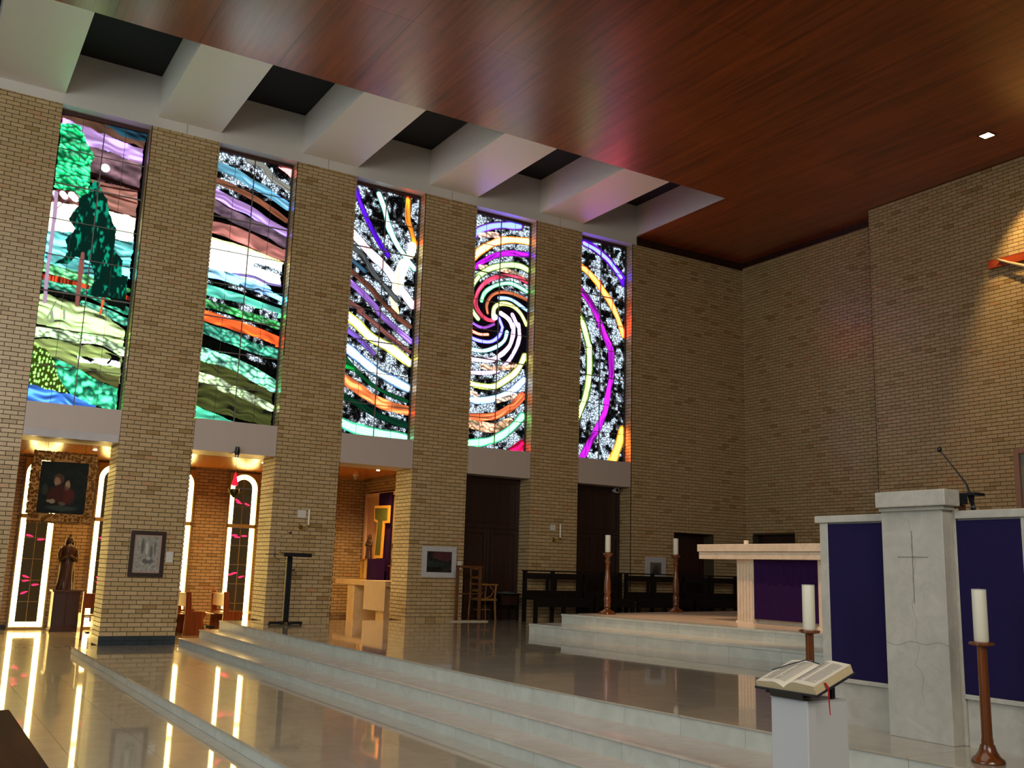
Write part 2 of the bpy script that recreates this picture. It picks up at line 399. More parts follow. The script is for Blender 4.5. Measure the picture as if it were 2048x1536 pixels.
# ---------------------------------------------------------------- brick pillars and walls
names = ['leftmost brick pillar, left of the landscape window, running out of view',
         'brick pillar with the dark framed sketch and dark tiled skirting',
         'brick pillar behind the black music stand, with a brass candle bracket',
         'brick pillar with the white framed dark print',
         'brick pillar with a candle bracket behind the dark choir benches']
for i, (a, b) in enumerate(PX):
    base = [Z0, Z1, Z4, Z4, Z4][i]
    s = struct('brick_pillar', MB().box(a+.012, b-.012, YW+.012, YW+.74, Z0-.01, ZT), M['mortar'], names[i])
    zb = base+(.145 if i == 1 else 0)
    brick_field(s, 'y', YW+.012, max(a, -.9), b, zb, ZT, -1, 300)
    brick_field(s, 'x', a+.012, YW, YW+.75, zb, ZT, -1, 0)
    brick_field(s, 'x', b-.012, YW, YW+.75, zb, ZP-.01, 1, 0)
    if i == 1:
        for r_ in range(2):
            for c in range(6):
                obj('skirting_tile', BX(a-.004+c*.2+.002, min(a-.004+(c+1)*.2-.002, b+.004), YW-.006, YW+.02, Z1+.002+r_*.07, Z1+.068+r_*.07), M['slate'], s)
            for c in range(3):
                obj('skirting_tile', BX(a-.006, a+.02, YW+.02+c*.24, YW+.02+c*.24+.236, Z1+.002+r_*.07, Z1+.068+r_*.07), M['slate'], s)
# wall to the right of the last window
hl = (14.883, 16.099, Z4, 2.38)
mb = MB().box(XL+.012, hl[0], YW+.012, YW+.5, 0, ZT).box(hl[1], XE+.5, YW+.012, YW+.5, 0, ZT).box(hl[0], hl[1], YW+.012, YW+.5, 2.38, ZT)
wl = struct('wall_left', mb, M['mortar'], 'dim brick wall right of the last stained window, with a dark doorway')
brick_field(wl, 'y', YW+.012, XL, XE, Z4, ZT, -1, 0, [(hl[0], hl[1], Z4, 2.38)])
brick_field(wl, 'x', XL+.012, YW, YW+.5, Z4, ZT, -1, 0)
def timber_door(nm, n, x0, x1, y, z0, z1, axis, label, split=None, cols=2):
    s = struct(nm, BX(x0, x1, y+.03, y+.08, z0, z1) if axis == 'y' else BX(y+.03, y+.08, x0, x1, z0, z1), M['dark_wood'], label)
    split = split or [z1]
    zz = z0
    for zt in split:
        cn = 1 if (zt == split[-1] and len(split) > 1) else cols
        for c in range(cn):
            a = x0+(x1-x0)*c/cn; b = x0+(x1-x0)*(c+1)/cn
            def B(p, q, r, t, d, nm2):
                bb = BX(p, q, y+.03-d, y+.03, r, t) if axis == 'y' else BX(y+.03-d, y+.03, p, q, r, t)
                obj(nm2, bb, M['dark_wood'], s, bevel=.004)
            B(a+.003, a+.08, zz+.003, zt-.003, .025, 'stile'); B(b-.08, b-.003, zz+.003, zt-.003, .025, 'stile')
            B(a+.083, b-.083, zt-.1, zt-.003, .025, 'rail'); B(a+.083, b-.083, zz+.003, zz+.1, .025, 'rail')
            B(a+.11, b-.11, zz+.13, zt-.13, .012, 'raised_panel')
        zz = zt
    return s
timber_door('door_1', 1, 9.5, 10.97, 17.62, Z4, ZP, 'y', 'dark brown timber panelling and doors under the spiral window', [2.25, ZP])
timber_door('door_2', 2, 12.22, 13.62, 17.62, Z4, ZP, 'y', 'dark brown timber panelling and doors under the last stained window', [2.25, ZP])
timber_door('door_3', 3, hl[0], hl[1], 17.6, Z4, 2.38, 'y', 'dark doorway in the left brick wall behind the candle stands', [1.35, 2.38])
# end wall, set back part and projecting part
he = (15.72, 17.03, Z4, 2.405)
mb = MB().box(XE+.012, XE+.5, YF-.5, he[0], 0, ZT+.15).box(XE+.012, XE+.5, he[1], YW+.5, 0, ZT+.15).box(XE+.012, XE+.5, he[0], he[1], 2.405, ZT+.15)
we = struct('wall_end', mb, M['mortar'], 'recessed olive-lit end wall of brick behind the altar, between corner and projecting wall')
brick_field(we, 'x', XE+.012, YF, YW, Z4, ZS-.01, -1, 0, [he])
timber_door('door_4', 4, he[0], he[1], XE+.2, Z4, 2.405, 'x', 'dark doorway in the recessed end wall, just above the altar top', [2.405])
mb = MB().box(XF+.012, XF+1.0, 1, YF-.012, 0, ZS)
wr = struct('wall_right', mb, M['mortar'], 'projecting brick end wall lit by a spotlight around the crucifix')
brick_field(wr, 'x', XF+.012, 3, YF, Z4, ZS-.01, -1, 300, [(8.3, 10.1, 2.0, 3.78)])
brick_field(wr, 'y', YF-.012, XF, XE, Z4, ZS-.01, 1, 0)
# wall niche with frame at the right border of view
nf = struct('wall_niche', MB().box(XF-.0, XF+.05, 8.38, 10.02, 2.05, 3.70), plain('niche_panel', '8a8a7c', .4), 'pale framed panel in the brick wall at the right edge below the crucifix')
for (a, b, c, d) in ((10.02, 10.12, 2.0, 3.8), (8.28, 8.38, 2.0, 3.8), (8.38, 10.02, 3.7, 3.8), (8.38, 10.02, 2.0, 2.05)):
    obj('niche_frame', BX(XF-.05, XF+.05, a+.001, b-.001, c+.001, d-.001), plain('pink_stone', '9a7460', .5), nf, bevel=.005)
# niche back wall behind the pillars with openings for arched windows
AW = [2.0, 3.415, 4.795, 6.25]; AWW = .682
holes = [(x, x+AWW, Z0-.1, 3.445) for x in AW]
mb = MB(); xs = [-1.5]+[v for x in AW for v in (x, x+AWW)]+[9.6]
for i in range(0, len(xs), 2): mb.box(xs[i], xs[i+1], YB+.012, YB+.3, Z0-.01, ZN+.1)
for x in AW: mb.box(x, x+AWW, YB+.012, YB+.3, 3.445, ZN+.1)
wb = struct('wall_back', mb, M['mortar'], 'orange-lit brick wall at the back of the side chapels behind the pillars')
brick_field(wb, 'y', YB+.012, .8, 9.6, Z0, ZN, -1, 220, holes)
wc = struct('wall_chapel', MB().box(9.612, 9.9, 17.98, YB+.3, Z0-.01, ZN+.1), M['mortar'], 'brick side wall of the third chapel behind the altar table')
brick_field(wc, 'x', 9.612, 18.0, YB, Z0, ZN, -1, 200, [(18.75, 22.42, 1.12, 3.13)])
for c in range(12):
    obj('skirting_tile', BX(.6+c*.115, .6+c*.115+.112, YB-.014, YB+.01, Z0+.005, Z0+.1), M['slate'], wb)
# soffit over the chapels
sf = struct('ceiling_chapel', MB().box(-1.5, 9.6, 18.0, YB+.2, ZN+.02, ZN+.12), M['dark_wood'], 'glowing orange timber soffit above the side chapels')
for i in range(10):
    a = -1.45+i*1.1
    obj('soffit_panel', BX(a+.003, a+1.097, 17.99, 20.34, ZN, ZN+.02), M['soffit_wood'], sf)
    obj('soffit_panel', BX(a+.003, a+1.097, 20.346, YB, ZN, ZN+.02), M['soffit_wood'], sf)

# white spandrel panels under the tall windows
WX = [(1.416, 2.872), (4.071, 5.546), (6.767, 8.272), (9.484, 10.985), (12.205, 13.638)]
wn = ['landscape window with trees', 'striped night-sky and fields window', 'window of crossing ribbons', 'spiral window', 'last window with purple arc']
for i, (a, b) in enumerate(WX):
    s = struct('spandrel_panel', BX(a+.006, b-.006, YW+.002, YW+.745, ZP, ZB), M['panel'], 'plain white panel below the '+wn[i])
    if i == 0: obj('glossy_strip', BX(a+.02, b-.02, YW-.006, YW+.002, ZP+.0, ZP+.13), plain('gloss_strip', 'c0bab8', .08), s)

# ---------------------------------------------------------------- white beams, coffers, timber ceiling
mb = MB().box(-1.6, XL+.12, YW+.0, YW+.9, ZT, ZD)
pl = struct('trim_1', mb, M['white'], 'white wall plate running along the top of all five stained windows')
for x in [(a+b)/2 for a, b in PX]: obj('joint', BX(x-.004, x+.004, YW-.0015, YW+.002, ZT+.003, ZS-.004), M['bar'], pl)
bn = ['leftmost white ceiling beam over the left pillar, widest in view', 'white ceiling beam over the pillar with the sketch', 'white ceiling beam over the pillar behind the music stand',
      'white ceiling beam with orange light over the white framed print', 'white ceiling beam nearest the end wall with pink light']
for i, (a, b) in enumerate(PX):
    a2, b2 = (a+.08, b) if i else (.29, b+.02)
    struct('ceiling_beam', BX(a2, b2, YC, YW-.001, ZS, ZD), M['beam'], bn[i])
struct('ceiling_beam_end', BX(XL+.115, XL+.25, YC, YW-.001, ZS+.031, ZD), M['white'], 'white end face of the last ceiling coffer')
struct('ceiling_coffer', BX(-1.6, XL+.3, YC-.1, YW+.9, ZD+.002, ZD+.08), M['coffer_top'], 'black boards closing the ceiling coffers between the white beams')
ce = struct('ceiling', MB().box(-8, 17.7, -4, YC, ZS+.03, ZS+.3).box(XL+.25, 17.7, YC, YW+.02, ZS+.03, ZS+.3), M['dark_wood'], 'glossy reddish-brown timber ceiling with coloured window reflections')
y = YC
while y > -3:
    yb = y-2.4; x = XL+.25+2.44
    while x > -7:
        obj('veneer_sheet', BX(x-1.217, x-.0, yb+.003, y, ZS, ZS+.03), M['ceil_wood'], ce); x -= 1.22
    y = yb
for k in range(3):
    x = XL+.12+k*1.22
    obj('veneer_sheet', BX(x+(.0 if k else .0), min(x+1.217, 17.4), YC+.003, YW, ZS, ZS+.03), M['ceil_wood'], ce)
for k in range(1):
    y = YC
    while y > -3:
        obj('veneer_sheet', BX(16.335, 17.4, y-2.397, y, ZS, ZS+.03), M['ceil_wood'], ce); y -= 2.4
obj('timber_plate', BX(XL+.13, XE, YW-.02, YW+.05, ZT, ZS), M['dark_wood'], ce)
obj('timber_plate', BX(XE-.02, XE+.05, YF, YW, ZT+.05, ZS), M['dark_wood'], ce)

# ---------------------------------------------------------------- stained glass
ART = """1P0;735040;s;;-5,0 995,-12 983,53 221,30 18,20
1P0;1e3c4b;t;;494,1 1007,-10 976,32 726,28
1P0;e6b4ff;s;;16,14 218,23 484,35 735,52 974,59 976,115 741,103 495,95 319,92 248,46 7,34
1P0;8c6a74;c;;287,93 495,95 741,103 976,115 970,212 724,213 501,205 388,195
1R59;1c0a08;s;;387,191 519,194 676,201 834,209 970,212
1R95;ffffff;o;;556,158 557,158
1P0;c48878;s;;393,208 725,214 966,217 967,315 804,314 646,305 517,250
1R19;3c1410;;;530,224 728,223 961,219
1R24;5c2a22;;;539,249 717,255 965,262
1R32;502a20;s;;646,305 815,313 967,315
1P0;b06a60;c;;-22,272 305,263 323,314 0,319
1R65;ffffff;o;;25,286 26,286
1R76;fff0f0;o;;113,281 143,290
1R76;ffffff;o;;214,279 261,290
1P0;fffff4;;;-6,316 322,312 647,307 967,315 969,403 -8,424
1P0;78e6e4;w;;-4,420 250,408 572,404 975,404 965,472 603,491 -14,523
1P0;78e6e4;w;;-4,488 963,436 967,536 588,555 -2,555
1R113;64dc82;b;;-12,544 176,553 353,559 581,570
1R83;b43c1e;v;;-4,581 245,583 506,593
1R71;b43c1e;v;;881,601 974,607
1R59;50c864;b;;910,581 970,578
1R95;3cc896;b;;-2,601 253,605 513,611 735,631 965,651
1R71;141410;v;;-3,631 262,629 451,637
1R89;5ae1b4;b;;480,651 698,663 967,691
1P0;d7f0a0;w;;-12,637 150,640 385,648 506,657 727,677 977,721 972,776 722,764 480,748 -12,743
1R113;d7fabe;b;;-8,769 195,764 429,770 724,769 973,795
1P0;aabe6e;w;;-11,791 203,786 494,788 731,790 987,817 988,907 489,870 -18,820
1P0;ffffff;;;484,826 571,837 756,826 888,828 974,832 968,850 764,848 505,851
1P0;101010;;;509,828 677,837 634,849 572,841
1P0;080808;;;772,803 896,815 970,821 961,829 876,829 846,845 810,843 862,822
1P0;5c5c34;w;;489,870 703,877 979,881 977,926 712,902
1P0;3c5014;l;;-8,816 147,821 284,882 440,960 209,957 0,943
1P0;3cc88c;B;;226,847 464,867 712,902 977,926 980,1004 624,987 464,963 306,910
1P0;4682eb;s;;-8,938 208,954 476,963 743,990 775,1011 -9,1009
1P0;14c86e;b;;-4,32 220,27 273,55 305,84 415,116 415,133 383,149 398,177 408,218 382,268 313,285 231,267 8,267 9,156 19,96
1P0;062820;f;;444,212 506,219 539,249 621,265 650,316 745,366 772,410 750,443 879,464 754,447 873,476 890,525 965,529 954,567 959,617 670,619 490,613 567,564 571,541 495,495 329,493 259,526 108,527 194,507 242,478 230,498 233,477 204,441 299,395 213,365 236,340 313,314 292,288 390,261
1P0;0a1410;;;672,623 970,613 959,651 775,644
1R43;bea0be;;;45,282 55,353 53,432 54,507 51,559 58,626 61,663
1R13;bea0be;;;6,291 56,312
1R13;8c7878;;;75,335 149,307 208,293
1R50;965a50;;;412,477 412,560 412,657
1R31;c85a32;;;701,621 684,673
1R17;8ca082;;;179,657 109,716
1R36;a0b496;;;146,692 169,724
1R28;a0b496;;;281,682 292,711
2P0;000000;*;;-36,-4 1018,-12 1024,125 19,185
2R135;e0e8ff;*2;;31,17 265,23 492,37 705,78 891,107
2R86;96968c;s;;409,6 613,14 750,53 988,79
2P0;ffe1e1;;;814,3 1002,2 989,31
2R116;78c3e1;s;;-7,53 252,67 457,90 688,112 985,151
2R76;965a41;s;;-3,110 244,125 471,143 650,161 979,208
2R129;dcaafa;s;;-7,156 223,183 486,200 732,236 985,256
2R153;8c6e82;c;;-4,207 237,232 499,251 753,267 968,295
2R172;cd8278;s;;-10,291 230,296 478,310 717,326 974,345
2R27;120806;s;;-18,264 222,265 469,276 710,298 968,320
2P0;fffff8;;;-22,330 463,345 969,375 966,469 483,467 -26,478
2R37;ffffd2;;;-21,335 463,348 969,377
2R55;8c8c90;*2;;613,404 813,410 967,420
2R37;a08cdc;s;;335,454 601,451 803,466 965,466
2R135;96e1fa;w;;-18,465 243,468 486,479 785,495
2R125;8cdcff;w;;479,496 731,505 975,523
2R53;0a0a10;*3;;-29,498 274,499 482,507 747,518 964,531
2R138;6ef0d7;s;;-21,527 195,535 453,542 678,558 967,572
2P0;050508;*3;;-20,552 444,557 974,571 964,616 455,597 -18,577
2R105;3cbe5a;b;;-17,580 209,585 455,597 691,605 965,620
2P0;050508;*3;;-11,602 461,618 965,646 957,668 469,650 -5,623
2R138;eb5a28;s;;-11,623 224,635 443,646 705,659 967,681
2P0;050508;*3;;-10,648 448,666 963,694 963,719 454,687 -14,655
2R151;3cbe96;b;;-23,666 199,683 430,695 654,716 965,726
2P0;060805;v;;-23,705 438,724 966,756 966,810 448,759 -23,747
2R79;050508;*3;;599,750 957,774
2R177;82f5cd;b;;-25,762 202,778 443,788 680,812 969,849
2P0;4b5028;w;;-24,786 450,812 969,875 987,1002 -27,955
2R131;e1ffbe;b;;-23,849 187,856 380,878
2R99;e1ffbe;b;;469,882 638,898 970,932
2P0;5ae1b4;s;;-23,948 208,970 437,991 655,1007 -24,1006
3P0;000000;*;;5,-6 1007,-7 977,492 0,535
3P0;000000;*;;-9,501 963,457 974,1007 -3,1010
3R67;5514e1;s;;37,11 149,85 272,148 423,213 573,263
3R86;82f0e1;s;ffffff;387,14 483,72 566,146 706,212 856,259 984,295
3R76;f58c28;s;;840,10 845,88 911,140 969,190
3R125;ffeef2;;;-8,190 150,228 323,270 539,313 732,372 978,450
3R125;fffaeb;o;;934,203 911,241
3R167;fffaeb;o;;818,287 756,345 749,393
3R97;fff8e0;o;;687,439 737,490
3R62;5a5f5f;s;;6,255 202,283 350,340 452,368 743,440
3R62;466e8c;s;;2,301 242,346
3R69;784838;s;;-1,348 181,381 350,412 495,451 725,501 723,505 961,539
3R83;b47df0;s;;-12,391 191,430 432,482 464,498 597,529 790,564 977,600
3R62;8c5550;s;;-6,478 233,505 200,513 417,547 622,586 917,636 976,644
3R132;fafa5a;s;ffffff;-9,530 169,561 400,609 688,641 976,689
3R65;966ee1;s;;-17,587 194,617 440,672
3R127;78c8ff;s;ffffff;-17,650 167,685 424,732 709,764 970,791
3R50;0f5a32;s;;-14,692 222,753 464,800 720,827 970,844
3R58;10aa46;s;;1,733 166,745
3R141;fa8246;s;;-14,782 193,809 446,849 671,870 976,882
3R86;0a3c28;s;;-6,850 316,884 596,917 985,941
3R151;3ce1a0;s;dcfff0;-10,950 200,972 444,982 691,986 965,992
4P0;000000;*4;;-38,-3 1025,-22 1049,509 -5,550
4P0;000000;*4;;-10,466 991,422 1019,1003 -6,1021
4R966;0c060e;;;-5,413 471,446 951,499
4R125;8c28dc;s;82beff;-23,128 95,79 279,45 517,22 826,7
4R117;ffa032;s;fff0c8;-13,213 165,158 380,111 667,79 1004,68
4R93;ffd2b4;b;;158,90 330,76 441,73
4R81;be1ee1;s;;-7,264 186,209 448,161 703,138 1007,129
4R78;ffdcaa;b;;172,229 532,220 774,226 988,246
4R93;96c864;s;f0ffe0;146,271 343,227 610,197 837,188 1010,200
4R70;96c864;s;f0ffe0;154,274 45,324 22,387 71,427 165,456
4R62;e14664;s;;1005,256 775,241 534,250 302,285 153,337 120,393 193,433 317,453 425,452
4R65;50c896;s;c8ffe6;210,376 275,334 459,295 712,275 990,297
4R47;e17d50;s;;322,425 304,388 385,344 556,320 780,321 992,335
4R62;82b4e6;s;dcf0ff;511,350 717,346 994,380
4R70;c8d250;s;fcffdc;423,430 436,396 544,373 719,372 881,398 997,445
4R65;fff0ff;;;547,415 691,436 757,470 775,454 762,508 699,556 540,603 351,629 -21,631
4R59;f5ebff;;;745,412 852,459 858,451 878,507 815,563 672,628 435,677 -29,692
4R39;be64e6;s;;-9,451 92,480 260,491 434,468
4R59;5a28e6;s;a0aaff;518,440 575,471 579,478 533,514 391,546 186,550 -17,536
4R47;ff9632;s;ffe0a0;66,514 202,522 339,517
4R58;96dce1;s;f0ffff;662,493 616,533 457,569 238,592 -19,589
4R73;fac896;b;;275,657 513,656 869,633
4R94;e1eb64;s;ffffe6;974,584 870,648 677,699 409,740 -24,735
4R100;a0dcff;s;f5ffff;979,689 777,744 491,785 212,803 -24,803
4R73;ffe1c8;b;;-21,764 179,783
4R81;ffe1c8;b;;524,795 843,764
4R113;e16e41;s;;958,761 781,813 529,856 250,873 -22,880
4R138;fac88c;b;;-5,900 300,911 533,909 753,879
4R121;50e1aa;s;c8ffe6;971,848 787,904 537,952 261,978 -17,987
4R162;e11450;s;;794,1007 985,968
4R103;ffffff;o;;440,436 441,436
5P0;000000;*;;-27,-14 1038,-16 1044,482 -15,521
5P0;000000;*;;-33,478 1008,438 1014,1005 -22,1003
5R141;5a0fdc;s;;123,6 411,33 652,67 792,100 933,137 987,164
5R80;be3cf0;s;82beff;157,15 411,33 652,67 792,100 933,137
5R113;ff9614;s;ffd25a;-7,116 209,141 396,178 655,249 848,324 990,409
5R110;c31ed7;s;;-5,215 262,277 433,341 571,415 727,488 746,542 747,615 679,707 628,780 492,855 341,922 176,1002
5R116;ffc8a0;b;;12,278 80,364 66,488 50,514 19,599
5R130;5a9628;;;5,339 164,396 283,490 292,498 302,611 237,719 106,804 -8,863
5R93;f0ffc8;;;5,339 164,396 283,490 292,498 302,611 237,719 106,804 -8,863
5R166;ffaa1e;s;ffe650;995,857 908,928 769,1010"""
ww, wh = 1.456, 5.09
NX, NY = 36*4, 63*8
def vnoise(x, y, seed):
    rng = np.random.RandomState(seed); G = rng.rand(64, 64)
    xi = np.floor(x).astype(int); yi = np.floor(y).astype(int); fx = x-xi; fy = y-yi
    fx = fx*fx*(3-2*fx); fy = fy*fy*(3-2*fy)
    g = lambda a, b: G[a % 64, b % 64]
    return (g(xi, yi)*(1-fx)+g(xi+1, yi)*fx)*(1-fy)+(g(xi, yi+1)*(1-fx)+g(xi+1, yi+1)*fx)*fy
def cells(x, y, seed):
    rng = np.random.RandomState(seed); G = rng.rand(64, 64, 3)
    xi = np.floor(x).astype(int); yi = np.floor(y).astype(int); d1 = np.full(x.shape, 9.); rid = np.zeros(x.shape)
    for a in (-1, 0, 1):
        for b in (-1, 0, 1):
            g = G[(xi+a) % 64, (yi+b) % 64]; d = np.hypot(xi+a+g[..., 0]-x, yi+b+g[..., 1]-y)
            m = d < d1; d1 = np.where(m, d, d1); rid = np.where(m, g[..., 2], rid)
    return d1, rid
def stars(X, Y, seed, lvl):
    cl = np.clip((vnoise(X*6, Y*6, seed)*.55+vnoise(X*15, Y*15, seed+1)*.45-(.36, .22, .42, .30)[lvl-1])*4, 0, 1)
    d, r = cells(X*34, Y*34, seed+2); dot = np.clip((.16+.34*cl*r-d)*9, 0, 1)*(r > .35-.3*cl)
    d2, r2 = cells(X*60, Y*60, seed+3); dot2 = np.clip((.42-d2)*5, 0, 1)*cl*r2
    v = np.clip(.02+cl**1.2*.50*(.72+.45*vnoise(X*42, Y*42, seed+4))+dot*(.4+.45*cl)+dot2*.3, 0, 1.0)
    return v[..., None]*np.array([.93, .96, 1.0])
def tex(c, t, X, Y, s, d, wd, seed):
    c = np.array(c)
    if t == 's': k = .62+.55*vnoise(s*3+seed, d/max(wd, .03)*4.5+vnoise(s*4, d*3, seed+9)*2.4, seed)
    elif t == 'w': k = .55+.75*vnoise(X*3+seed, (Y-.16*X)*26+vnoise(X*5, Y*4, seed)*3, seed); k = np.where(k < .68, k*.5, k)
    elif t == 'b':
        wx = vnoise(X*9, Y*9, seed+3)-.5; q, r = cells(X*10+wx*1.2, (Y-.15*X)*15+wx, seed); q2, _ = cells(X*10+wx*1.2, (Y-.15*X)*15+wx+.22, seed)
        k = np.clip(1.2-.75*q-1.1*np.clip(q-q2, -.1, 1), .12, 1.25)*(.55+.8*vnoise(X*5, Y*7, seed+5))
        hi = np.clip((.5-q2)*1.6, 0, 1)[..., None]*.6*(c.mean() > .35); return np.clip(c*k[..., None], 0, 1)*(1-hi)+hi
    elif t == 'B':
        wx = (vnoise(X*7, Y*7, seed+3)-.5)*1.3; wy = (vnoise(X*7, Y*7, seed+4)-.5)*1.1; q, r = cells(X*5.2+wx, Y*6.5+wy, seed); q2, _ = cells(X*5.2+wx, Y*6.5+wy+.25, seed)
        k = np.clip(1.25-1.5*np.clip(q-q2, -.15, 1)-.55*q, .08, 1.3)*(.45+.85*vnoise(X*16, Y*16, seed+5)); hi = np.clip((.42-q2)*1.7, 0, 1)[..., None]*.45
        return np.clip(c*k[..., None], 0, 1)*(1-hi)+hi*np.clip(c*1.3+.2, 0, 1)
    elif t == 'c': k = .35+.9*vnoise(X*4+seed, (Y-.2*X)*9, seed)**.8+.3*(vnoise(X*12, Y*20, seed)-.5)
    elif t == 'v': k = .3+1.0*vnoise(X*60, Y*5, seed)
    elif t == 't': k = .3+1.5*vnoise(X*5, (Y-.2*X)*18, seed)
    elif t == 'l':
        q, r = cells(X*22+Y*4, Y*11, seed); m = np.clip((.36-q)*8, 0, 1)[..., None]; return c*(1-m)+np.array([.86, .93, .58])*m
    elif t == 'f':
        m = np.clip((vnoise(X*34, Y*16, seed)*vnoise(X*8, Y*6, seed+1)*2-.62)*2.6, 0, 1)[..., None]; return c*(1-m)+np.array([.05, .6, .46])*m
    else: return np.broadcast_to(c, X.shape+(3,))
    return np.clip(c*k[..., None], 0, 1)
def paint(win):
    U, V = np.meshgrid(np.linspace(0, 1, NX+1), np.linspace(0, 1, NY+1)); X = U*ww; Y = V*wh
    img = np.zeros(X.shape+(3,)); seed = win*100
    for ln in ART.strip().split('\n'):
        h, col, t, core, pts = ln.split(';')
        if int(h[0]) != win: continue
        seed += 7; P = np.array([[float(q) for q in p.split(',')] for p in pts.split()])/1000*np.array([ww, wh])
        c = [int(col[i:i+2], 16)/255 for i in (0, 2, 4)]
        wob = (vnoise(X*9, Y*9, seed)-.5)*.035
        if h[1] == 'P':
            x0 = X+wob; y0 = Y+(vnoise(X*8, Y*8, seed+1)-.5)*.04; ins = np.zeros(X.shape, bool); n = len(P)
            for i in range(n):
                (a, b), (c2, d2) = P[i], P[(i+1) % n]
                if abs(d2-b) < 1e-9: continue
                ins ^= ((b > y0) != (d2 > y0)) & (x0 < (c2-a)*(y0-b)/(d2-b)+a)
            if t.startswith('*'): col_ = stars(X, Y, seed, int(t[1:] or 1))
            else: col_ = tex(c, t, X, Y, X, Y-.15*X, .25, seed)
            img = np.where(ins[..., None], col_, img)
        else:
            wd = float(h[2:])/1000*ww; best = np.full(X.shape, 9.); sg = np.zeros(X.shape); S = np.zeros(X.shape); acc = 0
            Q = P
            if len(P) > 2:     # round the corners of the line
                t4 = np.linspace(0, len(P)-1, 8*(len(P)-1)+1); Q = []
                for tt in t4:
                    i = min(int(tt), len(P)-2); f = tt-i; p0, p1, p2, p3 = P[max(i-1, 0)], P[i], P[i+1], P[min(i+2, len(P)-1)]
                    Q.append(.5*((2*p1)+(-p0+p2)*f+(2*p0-5*p1+4*p2-p3)*f*f+(-p0+3*p1-3*p2+p3)*f**3))
                Q = np.array(Q)
            for i in range(len(Q)-1):
                a, b = Q[i], Q[i+1]; ab = b-a; L = np.hypot(*ab)+1e-9
                tt = np.clip(((X-a[0])*ab[0]+(Y-a[1])*ab[1])/L**2, 0, 1); dx = X-a[0]-tt*ab[0]; dy = Y-a[1]-tt*ab[1]
                d = np.hypot(dx, dy); m = d < best; best = np.where(m, d, best)
                sg = np.where(m, np.sign(ab[0]*dy-ab[1]*dx), sg); S = np.where(m, acc+tt*L, S); acc += L
            half = wd/2*(1+.25*(vnoise(S*4+5, S*0+3, seed)-.5))+(wob*.35 if t in 'bv*' else 0)
            sd = best*sg; col_ = stars(X, Y, seed, int(t[1:] or 1)) if t.startswith('*') else tex(c, t, X, Y, S, sd, wd, seed)
            if core:
                cc = np.array([int(core[i:i+2], 16)/255 for i in (0, 2, 4)]); m = np.clip((.84-best/half)*4, 0, 1)[..., None]; col_ = col_*(1-m)+cc*m
            al = np.clip((half-best)/.010+.5, 0, 1)[..., None]
            if t in ('s', '') and wd < .2 and win > 2:      # black painted outline
                ol = np.clip((half+.016-best)/.012, 0, 1)[..., None]; img = img*(1-ol*.85)
            img = img*(1-al)+col_*al
    img = np.clip(img, 0, 1); L = np.where(img <= .04045, img/12.92, ((img+.055)/1.055)**2.4)
    s = np.clip((L-.72)/.28, 0, 1); s = s*s*(3-2*s)
    mxc = L.max(-1, keepdims=True); sat = (mxc-L.min(-1, keepdims=True))/(mxc+1e-3)
    vm = np.clip((mxc-.25)/.35, 0, 1)
    g = 17.0*(s*(.14+.86*sat**2.6)+.07*sat**7*vm); gm = g.max(-1, keepdims=True)
    return np.maximum(L*(.95+g), np.minimum(L*(1+gm*.16), .85)*(L > .04))+.001
k = NT('stained_glass'); at = k.n('ShaderNodeVertexColor'); at.layer_name = 'glass'
k.l(at.outputs[0], k.b.inputs['Emission Color']); k.b.inputs['Emission Strength'].default_value = 1
k.b.inputs['Base Color'].default_value = (0, 0, 0, 1); k.b.inputs['Roughness'].default_value = .3; k.b.inputs['Specular IOR Level'].default_value = .0
M['glass'] = k.m
wl_ = ['tall stained glass landscape of dark conifer, pale trunks, fields and moon', 'tall stained glass of striped night sky over red and green fields',
       'tall stained glass of crossing white, yellow and blue ribbons among stars', 'tall stained glass with a coloured spiral of ribbons round a white centre',
       'tall stained glass with purple and orange arcs on starry black']
YG = YW+.27
